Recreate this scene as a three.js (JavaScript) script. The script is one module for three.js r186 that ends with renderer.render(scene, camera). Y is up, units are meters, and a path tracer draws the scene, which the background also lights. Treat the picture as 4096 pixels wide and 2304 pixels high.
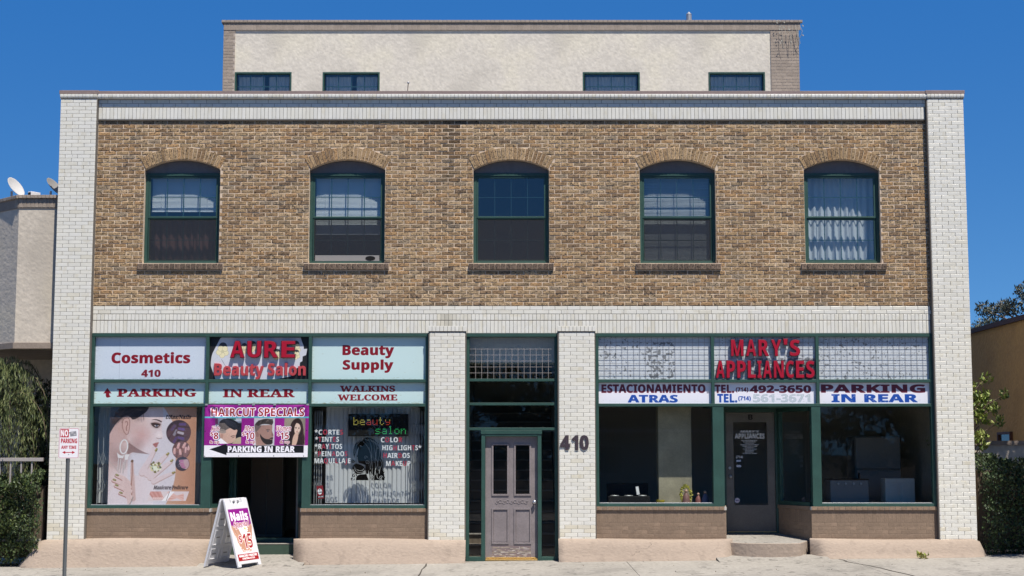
import * as THREE from 'three';
import { mergeGeometries, mergeVertices } from 'three/addons/utils/BufferGeometryUtils.js';
import { RoundedBoxGeometry } from 'three/addons/geometries/RoundedBoxGeometry.js';
import { TextGeometry } from 'three/addons/geometries/TextGeometry.js';
import { FontLoader } from 'three/addons/loaders/FontLoader.js';

// ------------------------------------------------------------------ camera, sky, sun, exposure
const R = Math.PI / 180;
const clamp = (v, a = 0, b = 1) => Math.min(b, Math.max(a, v));
const ss = (a, b, v) => { const t = clamp((v - a) / (b - a)); return t * t * (3 - 2 * t); };
const scene = new THREE.Scene();
const camera = new THREE.PerspectiveCamera(21.336, 16 / 9, 0.1, 3000);
camera.position.set(0, 1.744, 26);
camera.rotation.x = 6.24 * R;
const EXPOSURE = 1.38;
const renderer = new THREE.WebGLRenderer({ antialias: true });
renderer.setSize(1024, 576);
renderer.toneMapping = THREE.LinearToneMapping;
renderer.toneMappingExposure = EXPOSURE;
renderer.shadowMap.enabled = true;
const SUN = new THREE.Vector3(0.25, 1, 0.4).normalize();
const sun = new THREE.DirectionalLight(0xfff7ec, 5.0);
sun.position.copy(SUN).multiplyScalar(60);
sun.castShadow = true;
sun.shadow.mapSize.set(4096, 4096);
Object.assign(sun.shadow.camera, { left: -20, right: 20, top: 20, bottom: -20, near: 1, far: 140 });
scene.add(sun, sun.target);
{
  const w = 1024, h = 512, d = new Float32Array(w * h * 4);
  for (let j = 0; j < h; j++) {
    const el = ((j + 0.5) / h - 0.5) * Math.PI;
    for (let i = 0; i < w; i++) {
      const a = ((i + 0.5) / w - 0.5) * 2 * Math.PI;
      const dx = Math.cos(el) * Math.cos(a), dy = Math.sin(el), dz = Math.cos(el) * Math.sin(a);
      const ang = Math.acos(Math.min(1, Math.max(-1, dx * SUN.x + dy * SUN.y + dz * SUN.z))) / R;
      const e = Math.exp(-Math.max(0, el / R) / 7);
      const g = 0.45 * Math.exp(-ang / 7) + 0.12 * Math.exp(-ang / 24);
      const o = (j * w + i) * 4, hi = 1 - 0.35 * ss(20, 65, el / R);
      d[o] = (0.014 + 0.18 * e + g) / EXPOSURE;
      d[o + 1] = (0.14 * hi + 0.35 * e + g * 0.96) / EXPOSURE;
      d[o + 2] = (0.475 * hi + 0.4 * e + g * 0.9) / EXPOSURE;
      d[o + 3] = 1;
    }
  }
  const sky = new THREE.DataTexture(d, w, h, THREE.RGBAFormat, THREE.FloatType);
  sky.mapping = THREE.EquirectangularReflectionMapping;
  sky.magFilter = THREE.LinearFilter;
  sky.needsUpdate = true;
  scene.background = sky;
  scene.environment = sky;
}

// ------------------------------------------------------------------ helpers
function rng(s) { return () => { s = (s + 0x6d2b79f5) | 0; let t = Math.imul(s ^ (s >>> 15), 1 | s); t = (t + Math.imul(t ^ (t >>> 7), 61 | t)) ^ t; return ((t ^ (t >>> 14)) >>> 0) / 4294967296; }; }
const mix = (a, b, t) => a + (b - a) * t;
const taken = new Map();
function numbered(n) { const k = taken.get(n) || 0; taken.set(n, k + 1); return k ? n + '_' + String(k).padStart(3, '0') : n; }
function sh(o) { o.castShadow = true; o.receiveShadow = true; return o; }
function part(name, geo, mat, parent) { const m = sh(new THREE.Mesh(geo, mat)); m.name = name; parent.add(m); return m; }
function tag(o, label, category, group) { o.userData.label = label; o.userData.category = category; if (group) o.userData.group = group; return o; }
function thing(name, label, category, pos = [0, 0, 0], turn = 0, group) { const g = new THREE.Group(); g.name = numbered(name); g.position.set(...pos); g.rotation.y = turn; scene.add(g); return tag(g, label, category, group); }
function structure(name, geo, mat) { const m = sh(new THREE.Mesh(geo, mat)); m.name = numbered(name); m.userData.kind = 'structure'; scene.add(m); return m; }
function solo(name, geo, mat, label, category, group) { const m = sh(new THREE.Mesh(geo, mat)); m.name = numbered(name); scene.add(m); return tag(m, label, category, group); }
function muv(g, ox = 0, oy = 0) {            // uv in metres, by the way each face points
  g = g.index ? g.toNonIndexed() : g;
  const p = g.attributes.position, uv = new Float32Array(p.count * 2), A = new THREE.Vector3(), B = new THREE.Vector3(), C = new THREE.Vector3();
  for (let i = 0; i < p.count; i += 3) {
    A.fromBufferAttribute(p, i); B.fromBufferAttribute(p, i + 1); C.fromBufferAttribute(p, i + 2);
    const n = B.clone().sub(A).cross(C.clone().sub(A)), ax = Math.abs(n.x), ay = Math.abs(n.y), az = Math.abs(n.z);
    [A, B, C].forEach((q, k) => {
      const [u, v] = az >= ax && az >= ay ? [q.x, q.y] : ax >= ay ? [q.z, q.y] : [q.x, q.z];
      uv[(i + k) * 2] = u + ox; uv[(i + k) * 2 + 1] = v + oy;
    });
  }
  g.setAttribute('uv', new THREE.BufferAttribute(uv, 2));
  return g;
}
function bx(x0, x1, y0, y1, z0, z1) { const g = new THREE.BoxGeometry(x1 - x0, y1 - y0, z1 - z0); g.translate((x0 + x1) / 2, (y0 + y1) / 2, (z0 + z1) / 2); return muv(g); }
function rbx(x0, x1, y0, y1, z0, z1, r = 0.004, s = 2) { const g = new RoundedBoxGeometry(x1 - x0, y1 - y0, z1 - z0, s, r); g.translate((x0 + x1) / 2, (y0 + y1) / 2, (z0 + z1) / 2); return muv(g); }
function cyl(r0, r1, h, x, y, z, seg = 16) { const g = new THREE.CylinderGeometry(r1, r0, h, seg); g.translate(x, y + h / 2, z); return g; }
function tube(pts, r, seg = 12, rad = 6) { return new THREE.TubeGeometry(new THREE.CatmullRomCurve3(pts.map((p) => new THREE.Vector3(...p))), seg, r, rad); }
function stick(a, b, r0, r1 = r0, seg = 6) { const A = new THREE.Vector3(...a), B = new THREE.Vector3(...b), d = B.clone().sub(A), g = new THREE.CylinderGeometry(r1, r0, d.length(), seg); g.applyQuaternion(new THREE.Quaternion().setFromUnitVectors(new THREE.Vector3(0, 1, 0), d.clone().normalize())); g.translate(...A.add(B).multiplyScalar(0.5).toArray()); return g; }
function ring(x0, x1, y0, y1, z0, z1, wx, wt = wx, wb = wx) {   // a picture-frame solid
  const s = new THREE.Shape([[x0, y0], [x1, y0], [x1, y1], [x0, y1]].map((p) => new THREE.Vector2(...p)));
  s.holes.push(new THREE.Path([[x0 + wx, y0 + wb], [x0 + wx, y1 - wt], [x1 - wx, y1 - wt], [x1 - wx, y0 + wb]].map((p) => new THREE.Vector2(...p))));
  const g = new THREE.ExtrudeGeometry(s, { depth: z1 - z0, bevelEnabled: true, bevelSize: 0.002, bevelOffset: -0.002, bevelThickness: 0.002, bevelSegments: 1 });
  g.translate(0, 0, z0); return muv(g);
}
// ------------------------------------------------------------------ procedural textures
function hash(x, y, s) { let h = Math.imul(x, 374761393) + Math.imul(y, 668265263) + Math.imul(s, 974634623); h = Math.imul(h ^ (h >>> 13), 1274126177); return ((h ^ (h >>> 16)) >>> 0) / 4294967296; }
function pn(u, v, px, py, s) {               // periodic value noise
  const x = u * px, y = v * py, xi = Math.floor(x), yi = Math.floor(y), fx = x - xi, fy = y - yi, a = fx * fx * (3 - 2 * fx), b = fy * fy * (3 - 2 * fy);
  const m = (n, p) => ((n % p) + p) % p, x0 = m(xi, px), x1 = m(xi + 1, px), y0 = m(yi, py), y1 = m(yi + 1, py);
  return mix(mix(hash(x0, y0, s), hash(x1, y0, s), a), mix(hash(x0, y1, s), hash(x1, y1, s), a), b);
}
function fb(u, v, px, py, s, oct = 4) { let t = 0, a = 0.5, n = 0; for (let i = 0; i < oct; i++) { t += a * pn(u, v, px << i, py << i, s + i); n += a; a *= 0.5; } return t / n; }
function tex(w, h, fn, { srgb = true, metres = 1, my = metres } = {}) {
  const d = new Uint8Array(w * h * 4);
  for (let j = 0; j < h; j++) for (let i = 0; i < w; i++) {
    const c = fn((i + 0.5) / w, (j + 0.5) / h), o = (j * w + i) * 4;
    if (typeof c === 'number') d[o] = d[o + 1] = d[o + 2] = clamp(c) * 255; else { d[o] = clamp(c[0]) * 255; d[o + 1] = clamp(c[1]) * 255; d[o + 2] = clamp(c[2]) * 255; }
    d[o + 3] = 255;
  }
  const t = new THREE.DataTexture(d, w, h);
  t.wrapS = t.wrapT = THREE.RepeatWrapping; t.magFilter = THREE.LinearFilter; t.minFilter = THREE.LinearMipmapLinearFilter; t.generateMipmaps = true;
  if (srgb) t.colorSpace = THREE.SRGBColorSpace;
  t.repeat.set(1 / metres, 1 / my); t.needsUpdate = true;
  return t;
}
function soften(c, w, h, px, grain, seed, wash) { const k = document.createElement('canvas'); k.width = w; k.height = h; const q = k.getContext('2d'); q.filter = `blur(${px}px)`; q.drawImage(c.canvas, 0, 0); c.setTransform(1, 0, 0, 1, 0, 0); c.drawImage(k, 0, 0); if (wash) { c.fillStyle = wash; c.fillRect(0, 0, w, h); } const r = rng(seed); for (let i = 0; i < (w * h) / 30; i++) { c.fillStyle = r() < 0.5 ? `rgba(255,255,255,${grain * r()})` : `rgba(20,10,20,${grain * r()})`; c.fillRect(r() * w, r() * h, 2 + r() * 3, 2 + r() * 3); } }
function canvasTex(w, h, draw) {
  const c = document.createElement('canvas'); c.width = w; c.height = h;
  draw(c.getContext('2d'), w, h);
  const t = new THREE.CanvasTexture(c); t.colorSpace = THREE.SRGBColorSpace; t.magFilter = THREE.LinearFilter; return t;
}
function put(ctx, str, x0, y0, x1, y1, fill, { font = 'bold 100px sans-serif', stroke, lw = 0, skew = 0, thin = false } = {}) {   // text stretched to fill a box
  ctx.save(); ctx.font = font; ctx.textBaseline = 'alphabetic';
  const m = ctx.measureText(str), l = m.actualBoundingBoxLeft, w = l + m.actualBoundingBoxRight, h = m.actualBoundingBoxAscent + m.actualBoundingBoxDescent;
  ctx.translate(x0, y0); ctx.scale((x1 - x0) / w, (y1 - y0) / h); if (skew) ctx.transform(1, 0, -skew, 1, skew * h * 0.5, 0);
  ctx.translate(l, m.actualBoundingBoxAscent); ctx.lineJoin = 'round';
  if (!stroke && !thin) { ctx.strokeStyle = fill; ctx.lineWidth = 5; ctx.strokeText(str, 0, 0); }
  if (stroke) { ctx.strokeStyle = stroke; ctx.lineWidth = lw; ctx.strokeText(str, 0, 0); }
  ctx.fillStyle = fill; ctx.fillText(str, 0, 0); ctx.restore();
}
const S = 'sans-serif';
const C = (r, g, b) => new THREE.Color().setRGB(r, g, b);
const std = (c, roughness = 0.8, o = {}) => new THREE.MeshStandardMaterial({ color: c, roughness, ...o });

const brickMap = tex(512, 512, (u, v) => { const n = fb(u, v, 24, 48, 3, 4), p = pn(u, v, 90, 110, 9), q = pn(u, v, 170, 200, 10), rib = u > 0.5 ? 0.12 * Math.sin(u * 512 * 1.1 + 3 * n) : 0; return 0.96 + 0.4 * (n - 0.5) - 0.6 * ss(0.62, 0.9, p) - 0.3 * ss(0.6, 0.9, q) + rib * 0.5; }, { metres: 1 });
const brickBump = tex(512, 512, (u, v) => { const n = fb(u, v, 40, 60, 5, 3), p = pn(u, v, 90, 110, 9), rib = u > 0.5 ? 0.22 * Math.sin(u * 512 * 1.1 + 3 * n) : 0; return 0.55 + 0.5 * (n - 0.5) - 0.4 * ss(0.6, 0.95, p) + rib; }, { srgb: false });
const stuccoMap = tex(512, 512, (u, v) => { const n = fb(u, v, 4, 4, 21, 5), m = fb(u, v, 60, 60, 22, 3), k = 0.93 + 0.1 * (n - 0.5) + 0.12 * (m - 0.5) - 0.05 * ss(0.55, 0.75, fb(u, v, 3, 5, 25, 4)) * m * 2; return [k, k * 0.985, k * (0.965 - 0.02 * ss(0.5, 0.8, n))]; }, { metres: 3 });
const stuccoBump = tex(512, 512, (u, v) => fb(u, v, 70, 70, 31, 3), { srgb: false, metres: 3 });
const concMap = tex(1024, 1024, (u, v) => {
  const n = fb(u, v, 3, 3, 41, 5), m = fb(u, v, 120, 120, 42, 3), s = ss(0.78, 0.88, pn(u, v, 46, 46, 44)) * hash(Math.floor(u * 46), Math.floor(v * 46), 45), st = ss(0.56, 0.74, fb(u, v, 9, 5, 47, 4));
  const k = 0.9 + 0.14 * (n - 0.5) + 0.2 * (m - 0.5) - 0.3 * s - 0.07 * st; return [k, k * 0.985, k * 0.955];
}, { metres: 4 });
const concBump = tex(512, 512, (u, v) => fb(u, v, 100, 100, 51, 3), { srgb: false, metres: 2 });
const plasterMap = tex(1024, 512, (u, v) => { const n = fb(u, v, 5, 3, 61, 5), m = fb(u, v, 160, 80, 62, 3), cr = Math.abs(fb(u, v, 3, 2, 66, 6) - 0.5), d = ss(0.6, 0.8, fb(u, v, 40, 10, 67, 4)), gate = fb(u, v, 4, 3, 69, 2) > 0.6; const k = 0.95 + 0.1 * (n - 0.5) + 0.07 * (m - 0.5) - (cr < 0.0016 && gate ? 0.22 : 0) - 0.05 * d; return [k, k * 0.99, k * 0.98]; }, { metres: 6, my: 2.4 });
const paintMap = tex(256, 256, (u, v) => 0.92 + 0.16 * (fb(u, v, 6, 6, 71, 4) - 0.5) + 0.1 * (fb(u, v, 60, 60, 73, 2) - 0.5), { metres: 1.1 });
const glazeMap = tex(512, 512, (u, v) => { const n = fb(u, v, 10, 10, 81, 4), d = ss(0.62, 0.78, fb(u, v, 22, 9, 83, 4)), s = pn(u, v, 150, 150, 85) > 0.97 ? 0.25 : 0; const k = 0.97 + 0.06 * (n - 0.5); return [k - 0.03 * d - s, k - 0.04 * d - s, k - 0.065 * d - s]; }, { metres: 2.1 });
const asphaltMap = tex(512, 512, (u, v) => 0.7 + 0.3 * (fb(u, v, 110, 110, 91, 3) - 0.5) + 0.25 * (fb(u, v, 4, 4, 93, 4) - 0.5), { metres: 3 });

const M = {
  brick: std(C(1, 1, 1), 0.95, { map: brickMap, bumpMap: brickBump, bumpScale: 0.004, vertexColors: true }),
  mortar: std(C(0.74, 0.61, 0.48), 0.95, { map: stuccoMap, bumpMap: stuccoBump, bumpScale: 0.004 }),
  glaze: new THREE.MeshPhysicalMaterial({ color: C(1, 1, 1), roughness: 0.5, map: glazeMap, vertexColors: true, clearcoat: 0.2, clearcoatRoughness: 0.25 }),
  grout: std(C(0.15, 0.135, 0.115), 0.95),
  taupe: std(C(0.28, 0.2, 0.138), 0.8, { map: paintMap, bumpMap: stuccoBump, bumpScale: 0.002, vertexColors: true }),
  taupePlain: std(C(0.28, 0.2, 0.138), 0.8, { map: paintMap }),
  greyBrick: std(C(0.38, 0.315, 0.255), 0.85, { map: paintMap, vertexColors: true, bumpMap: stuccoBump, bumpScale: 0.002 }),
  greyPlain: std(C(0.34, 0.275, 0.22), 0.85, { map: paintMap }),
  stucco: std(C(0.74, 0.71, 0.64), 0.95, { map: stuccoMap, bumpMap: stuccoBump, bumpScale: 0.004 }),
  stucco2: std(C(0.66, 0.61, 0.53), 0.95, { map: stuccoMap, bumpMap: stuccoBump, bumpScale: 0.004 }),
  mustard: std(C(0.55, 0.37, 0.17), 0.95, { map: stuccoMap, bumpMap: stuccoBump, bumpScale: 0.01 }),
  coping: std(C(0.3, 0.225, 0.205), 0.6, { map: paintMap }),
  green: std(C(0.03, 0.088, 0.07), 0.5, { map: paintMap }),
  greenWorn: std(C(0.045, 0.085, 0.06), 0.8, { map: plasterMap }),
  skirt: std(C(0.375, 0.308, 0.25), 0.92, { map: plasterMap, bumpMap: stuccoBump, bumpScale: 0.006 }),
  conc: std(C(0.36, 0.35, 0.332), 0.95, { map: concMap, bumpMap: concBump, bumpScale: 0.003 }),
  dirt: std(C(0.06, 0.052, 0.042), 1),
  asphalt: std(C(0.055, 0.054, 0.054), 0.95, { map: asphaltMap }),
  soil: std(C(0.09, 0.07, 0.05), 1, { map: asphaltMap }),
  glass: new THREE.MeshPhysicalMaterial({ color: C(0.93, 0.96, 0.95), roughness: 0, transmission: 1, thickness: 0, ior: 1.42 }),
  glass2: new THREE.MeshPhysicalMaterial({ color: C(0.8, 0.87, 0.9), roughness: 0, transmission: 1, thickness: 0, ior: 2.1 }),
  screen: std(C(0.018, 0.018, 0.02), 0.8, { transparent: true, opacity: 0.58 }),
  white: std(C(0.75, 0.75, 0.74), 0.5),
  plastic: std(C(0.68, 0.68, 0.7), 0.42),
  redGloss: std(C(0.37, 0.0, 0.02), 0.45),
  redMatte: std(C(0.44, 0.05, 0.06), 0.5),
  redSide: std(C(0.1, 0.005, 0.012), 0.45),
  black: new THREE.MeshPhysicalMaterial({ color: C(0.01, 0.01, 0.011), roughness: 0.7, specularIntensity: 0.3 }),
  darkWall: std(C(0.3, 0.28, 0.25), 0.9),
  wallIn: std(C(0.48, 0.46, 0.42), 0.9),
  tread: std(C(0.3, 0.28, 0.26), 0.8),
  floorIn: std(C(0.19, 0.15, 0.115), 0.6),
  tymp: std(C(0.17, 0.165, 0.17), 0.8, { map: plasterMap }),
  door: std(C(0.265, 0.23, 0.232), 0.6, { map: paintMap }),
  steel: std(C(0.55, 0.55, 0.56), 0.35, { metalness: 0.9 }),
  galv: std(C(0.42, 0.43, 0.44), 0.5, { metalness: 0.7 }),
  brass: std(C(0.62, 0.42, 0.16), 0.35, { metalness: 0.9 }),
  grey: std(C(0.24, 0.235, 0.23), 0.6),
  lead: std(C(0.17, 0.17, 0.19), 0.6),
  rail: std(C(0.36, 0.33, 0.31), 0.55),
  blind: std(C(0.66, 0.66, 0.65), 0.6),
  slat: std(C(0.6, 0.61, 0.63), 0.55),
  gate: std(C(0.35, 0.36, 0.37), 0.5, { metalness: 0.4 }),
  bark: std(C(0.12, 0.09, 0.065), 0.95),
  leaf: std(C(1, 1, 1), 0.55, { vertexColors: true, side: THREE.DoubleSide }),
  beige: std(C(0.34, 0.31, 0.22), 0.85, { map: paintMap }),
  enamelDark: std(C(0.17, 0.155, 0.135), 0.5, { map: paintMap }),
  enamel: std(C(0.62, 0.6, 0.55), 0.35),
  numeral: std(C(0.05, 0.036, 0.045), 0.5),
  curtain: std(C(0.6, 0.6, 0.6), 0.9, { side: THREE.DoubleSide }),
  drape: std(C(0.16, 0.07, 0.06), 0.9, { side: THREE.DoubleSide }),
};
const font = await new FontLoader().loadAsync('fonts/droid/droid_sans_bold.typeface.json');
function letters(str, x0, x1, y0, y1, z, depth, bevel = 0) {            // solid letters stretched to fill a box
  const g = new TextGeometry(str, { font, size: 1, depth: 0.2, curveSegments: 6, bevelEnabled: bevel > 0, bevelSize: bevel, bevelThickness: bevel, bevelSegments: 2 });
  g.computeBoundingBox(); const b = g.boundingBox; g.translate(-b.min.x, -b.min.y, -b.min.z); g.scale((x1 - x0) / (b.max.x - b.min.x), (y1 - y0) / (b.max.y - b.min.y), depth / (b.max.z - b.min.z)); g.translate(x0, y0, z); return g;
}
// ------------------------------------------------------------------ brick layer
function brickGeo(L, H, d, b, bz, rough, seed, col, opt = {}) {       // beveled, slightly uneven brick, front face at z = 0, about 50 triangles
  const r = rng(seed), xs = opt.xs || [-L / 2, -L / 2 + b, (r() - 0.5) * L * 0.4, L / 2 - b, L / 2], ys = opt.ys || [-H / 2, -H / 2 + b, H / 2 - b, H / 2];
  const nx = xs.length, ny = ys.length, V = [];
  for (let j = 0; j < ny; j++) for (let i = 0; i < nx; i++) {
    const ed = i === 0 || j === 0 || i === nx - 1 || j === ny - 1;
    let x = xs[i] + (r() - 0.5) * rough * 1.2, y = ys[j] + (r() - 0.5) * rough * 1.2, z = (ed ? -bz : 0) + (r() - 0.5) * rough;
    if (opt.zf) z += opt.zf(xs[i], ys[j]);
    if (opt.wedge) x *= 1 + y * opt.wedge;
    V.push([x, y, z]);
  }
  const P = [], f = (a, b2, c) => P.push(...a, ...b2, ...c), at = (i, j) => V[j * nx + i];
  for (let j = 0; j < ny - 1; j++) for (let i = 0; i < nx - 1; i++) { f(at(i, j), at(i + 1, j), at(i + 1, j + 1)); f(at(i, j), at(i + 1, j + 1), at(i, j + 1)); }
  const B = (v) => [v[0], v[1], -d], side = (p, q) => { f(B(p), B(q), q); f(B(p), q, p); };
  for (let i = 0; i < nx - 1; i++) { side(at(i, 0), at(i + 1, 0)); side(at(i + 1, ny - 1), at(i, ny - 1)); }
  for (let j = 0; j < ny - 1; j++) { side(at(0, j + 1), at(0, j)); side(at(nx - 1, j), at(nx - 1, j + 1)); }
  const g = new THREE.BufferGeometry(), ou = r() * 3, ov = r() * 3, uv = [], cc = [];
  for (let i = 0; i < P.length; i += 3) { uv.push(P[i] + ou, P[i + 1] + P[i + 2] + ov); cc.push(...col); }
  g.setAttribute('position', new THREE.Float32BufferAttribute(P, 3)); g.setAttribute('uv', new THREE.Float32BufferAttribute(uv, 2)); g.setAttribute('color', new THREE.Float32BufferAttribute(cc, 3));
  g.computeVertexNormals();
  return g;
}
const EYE = [0, 1.744, 26];
function lay(parent, list, name, mat, most, restParent = parent) {    // items {g, x, y, z, sx, rot, tint}; the ones that show largest as parts, the rest joined
  const dist = (p) => (p.x - EYE[0]) ** 2 + (p.y - EYE[1]) ** 2 + (p.z - EYE[2]) ** 2 + (p.tint ? 1e6 : 0) - (p.sx > 0.8 ? 3 : 0);
  list.sort((a, b) => dist(a) - dist(b));
  const rest = list.slice(most), m4 = new THREE.Matrix4(), q = new THREE.Quaternion(), Z = new THREE.Vector3(0, 0, 1);
  for (const p of list.slice(0, most)) { const m = part(name, p.g, mat, parent); m.position.set(p.x, p.y, p.z); m.scale.set(p.sx ?? 1, p.sy ?? 1, 1); m.rotation.z = p.rot || 0; }
  if (!rest.length) return;
  const geos = rest.map((p) => {
    const g = p.g.clone(); m4.compose(new THREE.Vector3(p.x, p.y, p.z), q.setFromAxisAngle(Z, p.rot || 0), new THREE.Vector3(p.sx ?? 1, p.sy ?? 1, 1)); g.applyMatrix4(m4);
    if (p.tint) { const c = g.attributes.color; for (let i = 0; i < c.count; i++) c.setXYZ(i, c.getX(i) * p.tint[0], c.getY(i) * p.tint[1], c.getZ(i) * p.tint[2]); }
    const uv = g.attributes.uv, du = hash(Math.round(p.x * 99), Math.round(p.y * 99), 5) * 3, dv = hash(Math.round(p.x * 99), Math.round(p.y * 99), 6) * 3;
    for (let i = 0; i < uv.count; i++) uv.setXY(i, uv.getX(i) + du, uv.getY(i) + dv);
    return g;
  });
  const m = part('joined_' + name + 's', mergeGeometries(geos), mat, restParent); m.userData.kind = 'stuff';
}
const tones = [[0.47, 0.315, 0.165], [0.53, 0.365, 0.2], [0.43, 0.285, 0.15], [0.48, 0.335, 0.185], [0.36, 0.23, 0.12], [0.5, 0.31, 0.15], [0.42, 0.3, 0.175], [0.56, 0.4, 0.235], [0.3, 0.2, 0.115], [0.4, 0.305, 0.2]];
const brownSet = [], brownEnd = [];
{ const r = rng(11); for (let i = 0; i < 60; i++) { const t = tones[Math.floor(r() * tones.length)], k = 0.84 + r() * 0.24; brownSet.push(brickGeo(0.207, 0.057, 0.03, 0.006, 0.004, 0.005, 100 + i, t.map((c) => c * k))); } }
const wTone = (r) => { const k = 0.74 + r() * 0.06, y = r() * 0.03; return [k + 0.01, k - 0.002 - y * 0.3, k - 0.07 - y * 1.2]; };
const whiteSet = [], whiteHalf = [], whiteCornR = [], whiteCornL = [], whiteHalfR = [], whiteHalfL = [], soldierSet = [], soldBull = [], headSet = [], rollSet = [];
{
  const r = rng(21), H = 0.0605, rad = 0.032, arc = [0, 25, 50, 72, 90].map((a) => a * R);
  const corner = (L, side, seed) => { const inner = arc.map((a) => L / 2 - rad + rad * Math.sin(a)), zf = (x) => { const s = side * x - (L / 2 - rad); return s > 0 ? -rad + Math.sqrt(Math.max(0, rad * rad - s * s)) : 0; }; const xs = [-L / 2, -L / 2 + 0.003, ...inner].map((x) => x * side); if (side < 0) xs.reverse(); return brickGeo(L, H, 0.1, 0.003, 0.0018, 0.0004, seed, wTone(r), { xs, zf }); };
  for (let i = 0; i < 14; i++) {
    whiteSet.push(brickGeo(0.2085, H, 0.02, 0.003, 0.0018, 0.0006, 300 + i, wTone(r)));
    whiteHalf.push(brickGeo(0.101, H, 0.02, 0.003, 0.0018, 0.0006, 330 + i, wTone(r)));
    whiteCornR.push(corner(0.2085, 1, 360 + i)); whiteCornL.push(corner(0.2085, -1, 380 + i)); whiteHalfR.push(corner(0.101, 1, 400 + i)); whiteHalfL.push(corner(0.101, -1, 420 + i));
    soldierSet.push(brickGeo(0.0595, 0.212, 0.02, 0.003, 0.0018, 0.0006, 440 + i, wTone(r)));
    headSet.push(brickGeo(0.0595, 0.098, 0.02, 0.003, 0.0018, 0.0006, 460 + i, wTone(r)));
    const bull = (y0, rr, H2, dn) => (x, y) => { const s = y0 + rr - y; return s > 0 ? -rr + Math.sqrt(Math.max(0, rr * rr - s * s)) : 0; };
    soldBull.push(brickGeo(0.0595, 0.216, 0.04, 0.003, 0.0018, 0.0005, 480 + i, wTone(r), { xs: [-0.02975, -0.027, 0.027, 0.02975], ys: [-0.108, -0.1065, -0.102, -0.095, -0.086, 0.105, 0.108], zf: bull(-0.108, 0.022) }));
    rollSet.push(brickGeo(0.0595, 0.076, 0.06, 0.003, 0.0018, 0.0005, 500 + i, wTone(r), { xs: [-0.02975, -0.027, 0.027, 0.02975], ys: [-0.038, -0.034, -0.025, -0.012, 0.004, 0.035, 0.038], zf: bull(-0.038, 0.042) }));
  }
}
const pick = (r, a) => a[Math.floor(r() * a.length)];

// ------------------------------------------------------------------ ground
const gy = (x, z) => -0.032 + 0.011 * x - 0.012 * (z - 0.3);
function sheet(x0, x1, z0, z1, y, nx = 1, nz = 1) {
  const g = new THREE.PlaneGeometry(x1 - x0, z1 - z0, nx, nz); g.rotateX(-Math.PI / 2); g.translate((x0 + x1) / 2, 0, (z0 + z1) / 2);
  const p = g.attributes.position; for (let i = 0; i < p.count; i++) p.setY(i, gy(p.getX(i), p.getZ(i)) + y); g.computeVertexNormals(); return muv(g);
}
function slabGeo(x0, x1, z0, z1, skew = 0) { const g = bx(x0, x1, -0.1, 0, z0, z1), p = g.attributes.position; for (let i = 0; i < p.count; i++) { const z = p.getZ(i); if (skew && p.getX(i) > (x0 + x1) / 2) p.setX(i, p.getX(i) + skew * (z - z0)); p.setY(i, p.getY(i) + gy(p.getX(i), z)); } g.computeVertexNormals(); return g; }
{
  const g = new THREE.PlaneGeometry(1600, 1600); g.rotateX(-Math.PI / 2); const p = g.attributes.position; for (let i = 0; i < p.count; i++) p.setY(i, 0.011 * p.getX(i) - 0.42); structure('ground', muv(g), M.soil);
  structure('road', sheet(-90, 90, 4.15, 22, -0.12, 4, 2), M.asphalt);
  const sw = structure('sidewalk', sheet(-60, 60, -0.8, 3.98, -0.02, 2, 1), M.dirt);
  const joints = [-16, -13, -10, -7.55, -4.45, -1.425, 1.9, 5.55, 8.9, 12, 15];
  for (let i = 0; i < joints.length - 1; i++) {
    const a = joints[i] + 0.004, b = joints[i + 1] - 0.004, skA = joints[i] === 5.55 ? 0 : 0;
    part('slab', slabGeo(a, b, -0.78, 3.62), M.conc, sw);
    part('kerb_stone', slabGeo(a, b, 3.632, 3.97), M.conc, sw);
  }
  for (const [a, b] of [[-60, -16.004], [15.004, 60]]) part('slab', slabGeo(a, b, -0.78, 3.97), M.conc, sw);
  structure('far_sidewalk', slabGeo(-60, 60, 22, 30), M.conc);
}

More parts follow.
